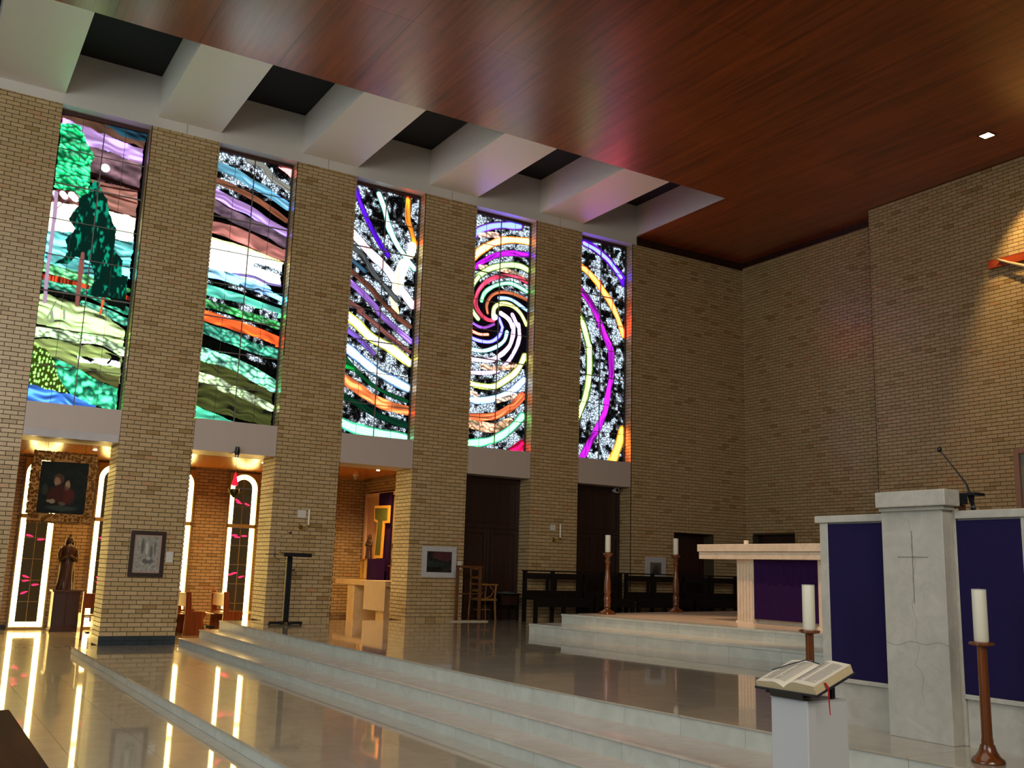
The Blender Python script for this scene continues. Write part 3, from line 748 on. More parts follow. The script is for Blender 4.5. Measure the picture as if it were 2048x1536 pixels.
for i, (a, b) in enumerate(WX):
    fr = MB()
    a2, b2 = a+.004, b-.004
    for bx in ((a2, a2+.022, ZB, ZT-.002), (b2-.022, b2, ZB, ZT-.002), (a2+.022, b2-.022, ZB, ZB+.02)): fr.box(bx[0], bx[1], YG-.05, YG+.03, bx[2], bx[3])
    s = struct('window_%d' % (i+1), fr, M['lead'], wl_[i])
    obj('window_head', BX(a2+.022, b2-.022, YG-.06, YG+.03, ZT-.075, ZT-.002), M['lintel'], s)
    g0, g1, h0, h1 = a2+.022, b2-.022, ZB+.02, ZT-.075
    A = paint(i+1); px_, py_ = 36, 63
    for r_ in range(8):
        for c in range(4):
            sub = A[r_*py_:(r_+1)*py_+1, c*px_:(c+1)*px_+1]
            xs_ = g0+(g1-g0)*(np.arange(px_+1)+c*px_)/NX; zs_ = h1-(h1-h0)*(np.arange(py_+1)+r_*py_)/NY
            XX, ZZ = np.meshgrid(xs_, zs_); n = XX.size
            co = np.stack([XX.ravel(), np.full(n, YG), ZZ.ravel()], 1)
            idx = np.arange(n).reshape(py_+1, px_+1)
            q = np.stack([idx[:-1, :-1], idx[1:, :-1], idx[1:, 1:], idx[:-1, 1:]], -1).reshape(-1, 4)
            me = bpy.data.meshes.new('pane'); me.vertices.add(n); me.vertices.foreach_set('co', co.astype(np.float32).ravel())
            me.loops.add(q.size); me.loops.foreach_set('vertex_index', q.astype(np.int32).ravel())
            me.polygons.add(len(q)); me.polygons.foreach_set('loop_start', np.arange(0, q.size, 4, dtype=np.int32))
            try: me.polygons.foreach_set('loop_total', np.full(len(q), 4, dtype=np.int32))
            except Exception: pass
            me.update(calc_edges=True)
            ca = me.color_attributes.new('glass', 'FLOAT_COLOR', 'POINT')
            ca.data.foreach_set('color', np.concatenate([sub.reshape(-1, 3), np.ones((n, 1))], 1).astype(np.float32).ravel())
            me.materials.append(M['glass'])
            o = bpy.data.objects.new('pane', me); COL.objects.link(o); o.parent = s
    xm = (g0+g1)/2
    obj('mullion', BX(xm-.009, xm+.009, YG-.03, YG-.004, h0, h1), M['bar'], s)
    for q in (1, 3): obj('lead_line', BX(g0+(g1-g0)*q/4-.003, g0+(g1-g0)*q/4+.003, YG-.012, YG-.003, h0, h1), M['lead'], s)
    for q in range(1, 8):
        z = h0+(h1-h0)*q/8; w_ = .012 if q in (3, 6) else .007
        obj('glazing_bar', BX(g0, g1, YG-.045, YG-.031, z-w_, z+w_), M['bar'], s)
    struct('window_backing', BX(a, b, YG+.035, YG+.05, ZB, ZT), M['coffer_top'], 'dark backing pane', parent=s)

# arched windows at the back of the chapels
awl = ['arched chapel window with glowing border, half behind the gilt framed painting', 'arched chapel window right of the carved statue, mostly hidden by the sketch pillar',
       'arched chapel window just right of the sketch pillar, only its edge showing', 'arched chapel window with red petals behind the hanging lamp']
for i, x in enumerate(AW):
    cx, rz, ro = x+AWW/2, 3.10, AWW/2-.03; ri = ro-.108
    y = YB-.02
    fr = MB().box(x, x+.03, y-.05, y+.1, Z0, 3.445).box(x+AWW-.03, x+AWW, y-.05, y+.1, Z0, 3.445).box(x+.03, x+AWW-.03, y-.05, y+.1, Z0, -.005)
    n = 14
    for k_ in range(n):       # spandrel fill above the arch
        t0, t1 = PI*k_/n, PI*(k_+1)/n
        p = [(cx+ro*math.cos(t0), rz+ro*math.sin(t0)), (cx+ro*math.cos(t1), rz+ro*math.sin(t1))]
        fr.prism([p[0], (p[0][0], 3.445), (p[1][0], 3.445), p[1]], y-.04, y+.08, 'y')
    s = struct('window_%d' % (6+i), fr, M['win_frame'], awl[i])
    zs = [-.005+(2.19+.005)*q/15 for q in range(16)]; zu = [2.27+(3.1-2.27)*q/6 for q in range(7)]
    for seq in (zs, zu):
        for za, zb in zip(seq, seq[1:]):
            for (p, q) in ((cx-ro, cx-ri), (cx+ri, cx+ro)):
                obj('border_pane', BX(p+.003, q-.003, y, y+.01, za+.003, zb-.003), M['glow'], s)
    for q in range(2): obj('border_pane', BX(cx-ri+q*ri+.004, cx+q*ri-.004, y, y+.01, .0, .10), M['glow'], s)
    for k_ in range(6):
        t0, t1 = PI*k_/6+.012, PI*(k_+1)/6-.012; ts = [t0+(t1-t0)*j/4 for j in range(5)]
        obj('border_pane', MB().prism([(cx+ro*math.cos(t), rz+ro*math.sin(t)) for t in ts]+[(cx+ri*math.cos(t), rz+ri*math.sin(t)) for t in ts[::-1]], y, y+.01, 'y'), M['glow'], s)
    zc = [.10, .5, .93, 1.36, 1.79, 2.19]; zv = [2.27, 2.68, 3.09]
    for seq in (zc, zv):
        for za, zb in zip(seq, seq[1:]):
            for sgn in (0, 1): obj('centre_pane', BX(cx-ri+sgn*ri+.006, cx+sgn*ri-.006, y+.004, y+.012, za+.006, zb-.006), M['dark_glass'], s)
            obj('glazing_bar', BX(cx-ri, cx+ri, y-.008, y+.004, za-.005, za+.005), M['win_frame'], s)
    ts = [PI*j/10 for j in range(11)]
    obj('centre_pane', MB().prism([(cx+ri*math.cos(t), rz+ri*math.sin(t)) for t in ts], y+.004, y+.012, 'y'), M['dark_glass'], s)
    obj('transom', BX(cx-ro-.02, cx+ro+.02, y-.05, y+.002, 2.19, 2.27), M['win_frame'], s)
    obj('mullion', BX(cx-.006, cx+.006, y-.012, y+.004, .0, 3.36), M['win_frame'], s)
    pet = [(-.11, 1.83, -12), (.11, 1.76, 4), (-.09, 1.0, -18), (-.08, .92, 6), (.1, .84, 6), (-.09, .68, 22)] if i < 2 else \
          [(-.12, 2.81, -25), (-.08, 2.76, -15), (.11, 2.73, -20), (-.13, 2.02, 5), (-.06, 1.98, -5), (.1, 2.01, 2), (-.14, 1.14, 12), (-.06, 1.17, 10), (.1, 1.09, 15)]
    for (px1, pz, ang) in pet:
        ca, sa = math.cos(R(ang)), math.sin(R(ang)); poly = []
        for j in range(10):
            t = 2*PI*j/10; u, v = .075*math.cos(t), .019*math.sin(t)*(1-.4*math.cos(t)); poly.append((cx+px1+u*ca-v*sa, pz+u*sa+v*ca))
        obj('petal', MB().prism(poly, y-.004, y+.006, 'y'), M['petal'], s)

# ---------------------------------------------------------------- marble altar
def altar():
    t = thing('altar', (10.95, 10.4, Z6), 'peach-lit marble altar with fluted leg and violet cloth on the upper step', 'altar')
    obj('table_slab', BX(0, 1.0, -1.7, 1.73, 1.065, 1.18), M['altar'], t, bevel=.006)
    obj('lower_slab', BX(.02, .98, -1.68, 1.71, .95, 1.06), M['altar'], t, bevel=.006)
    for y0 in (.64, -.96):
        lg = MB().box(.15, .9, y0, y0+.35, .0, .949)
        o = obj('leg', lg, M['altar'], t)
        for c in range(5): obj('flute', BX(.135, .1505, y0+.02+c*.066, y0+.02+c*.066+.045, .03, .88), M['altar'], o, bevel=.004)
        obj('foot', BX(.125, .92, y0-.01, y0+.36, 0, .03), M['altar'], o)
    n = 40; mb = MB()
    for j in range(2):
        for i in range(n+1):
            y = -.61+1.25*i/n; mb.v.append((.15+.006*math.sin(i*1.3)+.004*math.sin(i*.5), y, .95 if j else .07))
    for i in range(n): mb.face([i, i+1, n+2+i, n+1+i])
    mb.box(.16, .17, -.6, .63, .07, .95)
    obj('frontal_cloth', mb, M['purple2'], t, smooth=True)
    obj('back_panel', BX(.25, .35, -.61, .64, 0, .949), M['altar'], t)
    return t
altar()
t = thing('altar_candle', (11.4, 11.48, Z6+1.18), 'short white candle standing on the marble altar top', 'candle')
obj('wax', MB().lathe([(.035, 0), (.04, .004), (.04, .07), (.035, .075)], 16), M['wax'], t, smooth=True)
obj('wick', MB().tube([(0, 0, .075), (.002, 0, .09)], .002, 5), M['black'], t)

# ---------------------------------------------------------------- candle stands with candles
def turned_stand(loc, h, label, group=None):
    t = thing('candle_stand', loc, label, 'candle stand', group=group)
    s = h/1.03
    base = [(.145, 0), (.15, .012), (.14, .03), (.10, .055), (.06, .075), (.045, .1)]
    shaft = [(.04, .1), (.058, .13), (.05, .16), (.058, .2), (.06, .28), (.045, .31), (.05, .33), (.062, .36), (.055, .42), (.058, .5), (.045, .62), (.038, .72), (.034, .8), (.04, .815), (.034, .83), (.045, .86), (.05, .88), (.034, .905), (.04, .94), (.05, .96)]
    dish = [(.05, .96), (.075, .98), (.088, 1.0), (.088, 1.015), (.05, 1.022), (.05, 1.03)]
    for nm, pr in (('base', base), ('shaft', shaft), ('dish', dish)): obj(nm, MB().lathe([(r, z*s) for r, z in pr], 24), M['stand_wood'], t, smooth=True)
    return t
def plain_stand(loc, h, label):
    t = thing('candle_stand', loc, label, 'candle stand')
    base = [(.088, 0), (.092, .006), (.088, .022), (.066, .04), (.05, .065), (.042, .088), (.04, .1)]
    shaft = [(.033, .1), (.033, .12), (.03, .14), (.027, h-.03)]
    dish = [(.027, h-.03), (.045, h-.026), (.068, h-.018), (.070, h-.006), (.055, h), (.04, h)]
    for nm, pr in (('base', base), ('shaft', shaft), ('dish', dish)): obj(nm, MB().lathe(pr, 28), M['stand_wood'], t, smooth=True)
    return t
def candle(loc, r, h, label, lean=0, group=None, cap=True):
    t = thing('candle', loc, label, 'candle', group=group)
    mb = MB().lathe([(r*.94, 0), (r, .006), (r, h-.008), (r*.95, h), (r*.8, h-.004), (r*.3, h-.01)], 28)
    for i, v in enumerate(mb.v): mb.v[i] = (v[0]-lean*v[2], v[1], v[2])
    obj('wax', mb, M['wax'], t, smooth=True)
    if cap: obj('rim', MB().lathe([(r*1.01, h-.006), (r*1.01, h), (r*.93, h)], 28, cx=-lean*h), M['wax_end'], t, smooth=True)
    obj('wick', MB().tube([(-lean*h, 0, h-.01), (-lean*h+.003, 0, h+.008)], .0015, 5), M['black'], t)
    return t
turned_stand((10.28, 13.62, Z6), 1.03, 'turned wooden candle stand at the left corner of the sanctuary platform')
turned_stand((12.45, 14.38, Z6), 1.06, 'turned wooden candle stand on the platform nearer the altar slab, by the dark doorway')
candle((10.28, 13.62, Z6+1.03), .046, .29, 'white pillar candle on the turned stand at the platform corner', cap=False)
candle((12.45, 14.38, Z6+1.06), .048, .30, 'white pillar candle on the turned stand in front of the dark doorway', cap=False)
plain_stand((5.42, 3.58, Z4), .67, 'plain polished wooden candle stand in front of the right purple cloth of the ambo')
candle((5.42, 3.58, Z4+.67), .040, .30, 'tall ivory candle before the right purple cloth of the ambo')
plain_stand((5.32, 4.78, Z4), .66, 'plain polished wooden candle stand partly hidden behind the open book')
candle((5.32, 4.78, Z4+.66), .042, .30, 'tall ivory candle rising behind the open book')

# ---------------------------------------------------------------- ambo: stone pier between two cloth-hung wings
t = thing('ambo', (5.72, 4.24, Z4), 'pale stone ambo with tall central pier and two purple cloth panels', 'pulpit')
p = obj('pier', BX(0, .10, -.235, .235, 0, 1.49), M['ambo'], t, bevel=.004)
eng = plain('engraved_line', '7c7768', .8)
vein = plain('vein', '9c8c6c', .5)
pv = [(0, .0+.012*math.sin(i*1.9)+.01*math.sin(i*.7)-.04*(i < 4), .25+i*.055) for i in range(22)]
obj('vein', MB().tube(pv, .0012, 4), vein, p)
obj('engraved_cross', MB().box(-.0015, .001, -.0025, .0025, .86, 1.33).box(-.0015, .001, -.115, .115, 1.158, 1.163), eng, p)
pts = [(-.0, -.235+.47*i/12, .605+.012*math.sin(i*1.1)+.01*math.sin(i*.45)) for i in range(13)]
obj('crack', MB().tube(pts, .0014, 4), eng, p)
obj('pier_back', BX(.10, .14, -.26, .25, 0, 1.48), M['ambo'], t, bevel=.004)
obj('cap', BX(-.06, .10, -.30, .235, 1.49, 1.595), M['ambo'], t, bevel=.006)
obj('cap_moulding', BX(-.025, .09, -.265, .235, 1.465, 1.49), M['ambo'], t, bevel=.004)
for sg, y0, y1 in ((1, .262, .865), (-1, -.262, -.73)):
    a, b = min(y0, y1), max(y0, y1); e = .075
    w = obj('wing', BX(.12, .26, a, b, 0, 1.41), M['ambo'], t)
    obj('wing_cap', BX(.085, .30, a-.0 if sg > 0 else a-.02, b+.035 if sg > 0 else b, 1.41, 1.462), M['ambo'], t, bevel=.005)
    obj('ledge', BX(.095, .12, a, b, .285, .315), M['ambo'], w, bevel=.003)
    obj('end_post', BX(.10, .12, (b-e) if sg > 0 else a, b if sg > 0 else a+.03, .315, 1.41), M['ambo'], w, bevel=.003)
    c0, c1 = (a, b-e) if sg > 0 else (a+.03, b)
    mb = MB(); n, m = 14, 16
    for j in range(m+1):
        for i in range(n+1):
            u, v = i/n, j/m
            mb.v.append((.104-.014*math.sin(PI*u)*(.4+.6*math.sin(PI*v))-.003*math.sin(5*u+2*v), c0+(c1-c0)*u, .318+(1.395-.318)*v))
    for j in range(m):
        for i in range(n): q = j*(n+1)+i; mb.face([q, q+n+1, q+n+2, q+1])
    k0 = len(mb.v)
    obj('purple_panel', mb, M['purple'], w, smooth=True, label='deep purple cloth panel')
    obj('panel_backing', BX(.109, .12, c0, c1, .316, 1.40), M['purple'], w)
obj('floor_shelf', BX(.26, .9, -.73, .86, 0, .05), M['ambo'], t)

t = thing('microphone', (6.08, 4.03, Z4+1.462), 'black gooseneck microphone rising behind the pale stone pier cap', 'microphone')
obj('mount', MB().box(-.05, .06, -.06, .05, .115, .135).tube([(0, 0, .0), (0, -.01, .12)], .012, 8), M['black'], t, bevel=.002)
obj('connector', MB().tube([(0, -.02, .01), (-.01, -.01, .07), (-.015, 0, .125)], [.011, .014, .018], 10), M['black'], t)
obj('plug_ring', MB().tube([(-.004, -.016, .035), (-.007, -.013, .052)], .0145, 10), M['chrome'], t, label='silver connector ring')
obj('gooseneck', MB().tube([(-.015, 0, .13), (-.02, .02, .2), (-.05, .07, .29), (-.07, .12, .37), (-.08, .155, .42)], [.009, .006, .0045, .0045, .0045], 8), M['black'], t, smooth=True)
obj('microphone_head', MB().ell((-.082, .165, .436), (.017, .017, .02), 12, 8), M['black'], t, smooth=True)
t = thing('reading_lamp', (5.98, 4.05, Z4+1.4635), 'small dark metal box tucked behind the ambo pier beside the microphone', 'box')
obj('housing', BX(-.09, .0, -.06, .05, .05, .12), plain('dark_metal', '2c2a28', .3, .5), t, bevel=.004)
obj('bracket', BX(-.09, .02, -.03, .045, 0, .049), M['red_wood'], t, bevel=.003)

# ---------------------------------------------------------------- plinth with open book
t = thing('plinth', (3.14, 2.84, Z1), 'smooth white square pedestal under the open book on the wide landing', 'pedestal')
PH = .95-Z1
obj('shaft', BX(0, .235, 0, .195, 0, PH-.004), M['plinth'], t, bevel=.004)
obj('top_board', BX(-.002, .237, -.002, .197, PH-.004, PH), M['plinth'], t)
t = thing('book_stand', (3.14, 2.84, .952), 'low dark sloping book rest on the white pedestal', 'book stand')
tilt = Matrix.Rotation(R(-20), 4, 'Y')
obj('rest_board', MB().box(0, .19, -.005, .22, .010, .016, M4=tilt), M['black_frame'], t)
obj('front_lip', MB().box(-.012, .0, .01, .185, .004, .034, M4=tilt), plain('rest_edge', '2a2a26', .5), t, bevel=.001)
[obj('strut', BX(.165, .185, q, q+.02, 0, .055), M['black'], t) for q in (.02, .15)]
t = thing('open_book', (3.13, 2.945, .966), 'large open book with thick cream pages lying on the sloping rest', 'book')
def page_block(sg, nm):
    # pages: width along y, height along x
    mb = MB(); n, m = 16, 6; Wd = .163 if sg < 0 else .150; Hh = .232
    def top(u): return .012+.034*math.sin(min(1, u*2.2)*PI/2)*(1-.25*u)-.004*u if sg < 0 else .010+.024*math.sin(min(1, u*2.6)*PI/2)*(1-.45*u)
    for j in range(m+1):
        for i in range(n+1):
            u = i/n; x = Hh*j/m; y = sg*Wd*u
            mb.v.append(tuple(tilt @ Vector((x, y, .018+top(u)))))
    for j in range(m+1):
        for i in range(n+1):
            u = i/n; x = Hh*j/m; y = sg*(Wd*u*(1.0)); mb.v.append(tuple(tilt @ Vector((x, y+(sg*.004 if i == n else 0), .018))))
    o2 = (m+1)*(n+1); N = n+1
    for j in range(m):
        for i in range(n):
            q = j*N+i
            f = [q, q+N, q+N+1, q+1]; g = [o2+q, o2+q+1, o2+q+N+1, o2+q+N]
            if sg < 0: mb.face(f, 0); mb.face(g, 1)
            else: mb.face(f[::-1], 0); mb.face(g[::-1], 1)
    for i in range(n): mb.face([i, i+1, o2+i+1, o2+i], 1); q = m*N+i; mb.face([q, o2+q, o2+q+1, q+1], 1)
    for j in range(m): a = j*N+n; mb.face([a, a+N, o2+a+N, o2+a], 1); a = j*N; mb.face([a, o2+a, o2+a+N, a+N], 1)
    o = obj(nm, mb, [M['page'], M['page_edge']], t, smooth=True)
    # lines of print, two columns
    tm = MB(); rr = random.Random(3+int(sg))
    for c0, c1 in ((.12, .48), (.55, .90)):
        for r_ in range(30):
            x = Hh*(.9-.8*r_/30); u0, u1 = c0, c1-(rr.random()*.12 if rr.random() < .25 else 0)
            k_ = len(tm.v); K = 5
            for q in range(K+1):
                u = u0+(u1-u0)*q/K
                for xx in (x, x+.0030): tm.v.append(tuple(tilt @ Vector((xx, sg*Wd*u, .018+top(u)+.0007))))
            for q in range(K): a = k_+2*q; tm.face([a, a+1, a+3, a+2] if sg < 0 else [a, a+2, a+3, a+1])
    tx = obj('print_lines', tm, M['ink'], o)
    return o
page_block(-1, 'page_block'); page_block(1, 'page_block')
obj('book_cover', MB().box(-.006, .240, -.172, .160, .010, .0175, M4=tilt), M['cover'], t)
def at_(x, y, z): return tuple(tilt @ Vector((x, y, z)))
obj('ribbon', MB().tube([at_(.236, .005, .036), at_(.2, .04, .063), at_(.15, .10, .055), at_(.11, .155, .044)], .0022, 6), M['navy'], t, label='navy blue ribbon marker')
rb = MB()
pr = [at_(.06, -.168, .045), at_(.06, -.177, .03), at_(.055, -.178, .005), (.05, -.180, -.03), (.052, -.181, -.06)]
for i, q in enumerate(pr):
    w_ = .006-.001*i; rb.v += [(q[0]-w_, q[1], q[2]), (q[0]+w_, q[1]-.001, q[2])]
for i in range(len(pr)-1): rb.face([2*i, 2*i+1, 2*i+3, 2*i+2])
obj('ribbon', rb, M['red'], t, label='red ribbon marker hanging down')

# ---------------------------------------------------------------- near desk in the bottom left corner
t = thing('kneeler_desk', (-.42, 2.2, Z0), 'dark brown wooden pew desk top in the bottom left corner of view', 'pew')
obj('desk_top', BX(-.3, .885, 0, 2.5, .82, .86), M['red_wood'] if False else woodmat('near_desk_wood', '241006', '42200f', .6, .0, 1, 1.6, .04), t, bevel=.006)
obj('end_panel', BX(-.2, .84, 2.40, 2.44, 0, .82), M['pew_wood'], t); obj('end_panel', BX(-.2, .84, .06, .10, 0, .82), M['pew_wood'], t)
obj('front_panel', BX(.80, .83, .10, 2.40, .1, .82), M['pew_wood'], t)

# ---------------------------------------------------------------- black music stand lectern
t = thing('lectern', (5.55, 16.15, Z4), 'slim black lectern with gooseneck microphone in front of the second pillar', 'lectern')
obj('base_foot', BX(-.29, .29, -.04, .04, .01, .05), M['black'], t, bevel=.008)
obj('cross_foot', BX(-.04, .04, -.24, .22, .012, .045), M['black'], t, bevel=.008)
for x, y in ((-.27, 0), (.27, 0), (0, -.22), (0, .2)): obj('glide', MB().lathe([(.02, 0), (.022, .01)], 10, x, y), M['black'], t)
obj('column', BX(-.045, .05, -.035, .035, .05, 1.10), M['black'], t, bevel=.006)
obj('upper_column', BX(-.035, .04, -.025, .025, 1.10, 1.13), M['black'], t)
obj('desk', MB().box(-.20, .28, -.17, .17, 1.13, 1.165, M4=Matrix.Rotation(R(6), 4, 'X')), M['black'], t, bevel=.004)
obj('lip', MB().box(-.20, .28, -.185, -.17, 1.13, 1.19, M4=Matrix.Rotation(R(6), 4, 'X')), M['black'], t)
obj('side_arm', MB().tube([(-.42, -.02, 1.135), (-.20, -.02, 1.14)], .008, 8), M['black'], t)
obj('gooseneck', MB().tube([(-.25, 0, 1.1), (-.255, 0, 1.22), (-.25, 0, 1.32), (-.19, -.01, 1.4), (-.10, -.02, 1.47), (-.04, -.03, 1.50)], [.012, .01, .006, .005, .005, .005], 8), plain('grey_metal', '55524c', .35, .6), t, smooth=True)
obj('microphone_head', MB().tube([(-.05, -.03, 1.498), (.0, -.035, 1.505)], [.016, .02], 10), M['black'], t)
obj('cable', MB().tube([(-.25, 0, 1.1), (-.2, -.02, 1.05), (-.1, -.03, 1.04), (-.02, -.02, 1.08)], .004, 6), M['black'], t)
obj('knob', MB().tube([(.05, 0, .88), (.11, 0, .90)], [.008, .012], 8), M['black'], t)

# ---------------------------------------------------------------- dark choir benches at the back
def bench(x, y, w, label, group):
    t = thing('choir_bench', (x, y, Z4), label, 'bench', group=group)
    for i in range(3):
        xc = i*(w-.07)/2
        for yy in (0, -.42):
            h = .98 if yy == 0 else .52
            obj('leg', MB().prism([(xc, 0), (xc+.035, .0), (xc+.05, .2), (xc+.06, 0), (xc+.085, 0), (xc+.085, h), (xc, h)] if False else [(xc, 0), (xc+.07, 0), (xc+.07, h), (xc, h)], yy-.03, yy+.03, 'y'), M['black_wood'], t)
    obj('top_rail', BX(-.02, w+.02, -.04, .04, .98, 1.005), M['black_wood'], t, bevel=.004)
    obj('back_rail', BX(0, w, -.02, .02, .83, .95), M['black_wood'], t)
    obj('lower_rail', BX(0, w, -.02, .02, .47, .61), M['black_wood'], t)
    obj('seat', BX(-.01, w+.01, -.46, -.0301, .43, .47), M['black_wood'], t, bevel=.004)
    for i in range(2):
        x0 = .07+i*(w-.07)/2
        obj('apron', BX(x0+.002, x0+(w-.07)/2-.072, -.45, -.42, .30, .43), M['black_wood'], t)
    for xx in (w*.5-.16, w*.5+.02): obj('splat', BX(xx, xx+.08, -.012, .012, .611, .83), M['black_wood'], t)
    return t
bl = ['dark wooden choir bench in front of the pillar with the candle bracket', 'dark wooden choir bench against the dark doors, behind the corner candle stand',
      'dark wooden choir bench below the pale print on the wall', 'dark wooden choir bench half hidden behind the altar leg']
for i, (x, w) in enumerate([(10.66, 1.40), (12.14, .98), (13.22, 1.5), (14.85, 1.6)]): bench(x, 16.9, w, bl[i], 'dark choir benches along the back of the stage')

# armchair, reading rack on its board, small table with a pale sheet for its sheen
t = thing('armchair', (9.87, 17.44, Z4), 'light brown wooden armchair seen from the side, behind the wooden rack', 'chair')
for yy in (-.2, .2):
    obj('leg', MB().tube([(-.03, yy, 0), (.0, yy, .45), (-.005, yy, 1.04)], [.02, .022, .015], 6), M['chair_wood'], t)
    obj('leg', MB().tube([(.37, yy, 0), (.34, yy, .40), (.36, yy, .68)], [.02, .022, .02], 6), M['chair_wood'], t)
    obj('armrest', BX(-.02, .40, yy-.03, yy+.03, .68, .71), M['chair_wood'], t, bevel=.006)
    obj('arm_brace', MB().tube([(.12, yy, .42), (.26, yy, .48), (.31, yy, .58), (.22, yy, .66)], .012, 6), M['chair_wood'], t)
obj('seat', BX(-.02, .38, -.22, .22, .38, .425), M['chair_wood'], t, bevel=.006)
for z in (.55, .80, .98): obj('back_slat', BX(-.015, .01, -.2, .2, z, z+.05), M['chair_wood'], t)
obj('stretcher', MB().tube([(-.01, 0, .2), (.35, 0, .2)], .01, 6), M['chair_wood'], t)
t = thing('rack_board', (9.02, 16.9, Z4), 'thin pale board lying on the floor under the wooden rack', 'board')
obj('board', BX(0, .80, -.1, .12, 0, .022), plain('pale_board', 'b8a98c', .5), t, bevel=.003)
t = thing('wooden_rack', (9.14, 16.9, Z4+.022), 'tall open red-brown wooden rack standing beside the white framed print', 'rack')
for x in (0, .50): obj('post', BX(x, x+.045, -.03, .03, 0, .99), M['red_wood'], t, bevel=.003)
obj('top_rail', BX(0, .545, -.04, .04, .99, 1.03), M['red_wood'], t, bevel=.003)
obj('shelf', BX(.046, .499, -.03, .03, .49, .51), M['red_wood'], t)
t = thing('side_table', (10.31, 17.4, Z4), 'low dark table carrying a pale sheet added as its sheen beside the armchair', 'table')
obj('table_top', BX(0, .5, -.2, .2, .50, .53), M['black_wood'], t)
for x in (.03, .43):
    for yy in (-.17, .13): obj('leg', BX(x, x+.04, yy, yy+.04, 0, .50), M['black_wood'], t)
obj('table_apron', BX(.03, .47, -.15, -.13, .3, .50), M['dark_wood'], t)
t = thing('sheen_sheet', (10.33, 17.31, Z4+.53), 'greenish pale sheet imitating the sheen on the low dark table', 'cloth')  # pale rippled sheet added to imitate the sheen on a dark seat
mb = MB(); n = 12
for j in range(5):
    for i in range(n+1): mb.v.append((.42*i/n, .16*j/4, .018+.012*math.sin(i*.9+j*.7)*(.4+.6*(j % 2))))
for j in range(4):
    for i in range(n): q = j*(n+1)+i; mb.face([q, q+1, q+n+2, q+n+1])
mb.box(0.01, .41, .01, .15, 0, .006)
obj('cloth', mb, plain('pale_sheen', '7c8a84', .5), t, smooth=True)

# ---------------------------------------------------------------- pictures on the pillars
def picture(name, x0, x1, z0, z1, y, fw, fm, label, art, mount=None, cat='picture', depth=.03):
    t = thing(name, (x0, y, z0), label, cat); w, h = x1-x0, z1-z0
    obj('frame_rail', BX(0, w, -depth, 0, 0, fw), fm, t, bevel=.003); obj('frame_rail', BX(0, w, -depth, 0, h-fw, h), fm, t, bevel=.003)
    obj('frame_stile', BX(0, fw, -depth, 0, fw, h-fw), fm, t, bevel=.003); obj('frame_stile', BX(w-fw, w, -depth, 0, fw, h-fw), fm, t, bevel=.003)
    m = fw
    if mount: obj('mount', BX(fw, w-fw, -depth*.5, -.002, fw, h-fw), M['mat_board'], t); m = fw+mount
    obj('artwork', BX(m, w-m, -depth*.5-.003, -depth*.5 if mount else -.002, m, h-m), art, t)
    return t
def artmat(name, blobs, bg, scale, size, org=(0, 0), streak=None):
    k = NT(name); b = k.b; tc = k.n('ShaderNodeTexCoord'); cur = None
    no = k.n('ShaderNodeTexNoise'); no.inputs['Scale'].default_value = scale; no.inputs['Detail'].default_value = 6; no.inputs['Distortion'].default_value = 1.5; k.l(tc.outputs['Object'], no.inputs['Vector'])
    mx = k.n('ShaderNodeMix', data_type='RGBA'); mx.inputs[6].default_value = (*lin(bg[0]), 1); mx.inputs[7].default_value = (*lin(bg[1]), 1)
    cr = k.n('ShaderNodeMapRange'); cr.inputs['From Min'].default_value = .38; cr.inputs['From Max'].default_value = .62; k.l(no.outputs['Fac'], cr.inputs[0]); k.l(cr.outputs[0], mx.inputs[0]); cur = mx.outputs[2]
    sep = k.n('ShaderNodeSeparateXYZ')
    wv = k.n('ShaderNodeVectorMath', operation='MULTIPLY_ADD'); k.l(no.outputs['Color'], wv.inputs[0]); wv.inputs[1].default_value = (.06*size, 0, .06*size); k.l(tc.outputs['Object'], wv.inputs[2]); k.l(wv.outputs[0], sep.inputs[0])
    for (cx, cz, rx, rz, col, a) in blobs:
        def mth(op, x, y_):
            q = k.n('ShaderNodeMath', operation=op)
            for i, v in enumerate((x, y_)):
                if isinstance(v, (int, float)): q.inputs[i].default_value = v
                else: k.l(v, q.inputs[i])
            return q.outputs[0]
        dx = mth('DIVIDE', mth('SUBTRACT', sep.outputs[0], cx+.03*size), rx); dz = mth('DIVIDE', mth('SUBTRACT', sep.outputs[2], cz+.03*size), rz)
        d = mth('ADD', mth('MULTIPLY', dx, dx), mth('MULTIPLY', dz, dz))
        mr = k.n('ShaderNodeMapRange', interpolation_type='SMOOTHSTEP'); mr.inputs['From Min'].default_value = 1.2; mr.inputs['From Max'].default_value = .5; mr.inputs['To Max'].default_value = a; k.l(d, mr.inputs[0])
        m2 = k.n('ShaderNodeMix', data_type='RGBA'); k.l(mr.outputs[0], m2.inputs[0]); k.l(cur, m2.inputs[6]); m2.inputs[7].default_value = (*lin(col), 1); cur = m2.outputs[2]
    k.l(cur, b.inputs['Base Color']); b.inputs['Roughness'].default_value = .6; b.inputs['Specular IOR Level'].default_value = .15
    return k.m
sk = artmat('charcoal_sketch', [(.30, .44, .13, .20, '8e8a80', .7), (.20, .50, .03, .14, '55534e', .8), (.27, .47, .02, .12, 'c4c0b4', .7), (.34, .40, .025, .13, '4e4c48', .7), (.40, .48, .02, .12, '5a5852', .7), (.30, .26, .10, .05, '4e4c48', .8), (.31, .30, .04, .03, 'b8b4a8', .6)], ('7a7870', 'a8a498'), 26, .5)
picture('framed_sketch', 3.205, 3.765, 1.135, 1.885, YW-.002, .065, M['black_frame'], 'dark-framed grey charcoal sketch on the pillar with tiled skirting', sk, .03)
pr_ = artmat('dark_print', [(.50, .43, .3, .12, '5a2f33', .6), (.25, .25, .3, .06, '2c3a36', .6)], ('16120f', '2e2a26'), 8, .5)
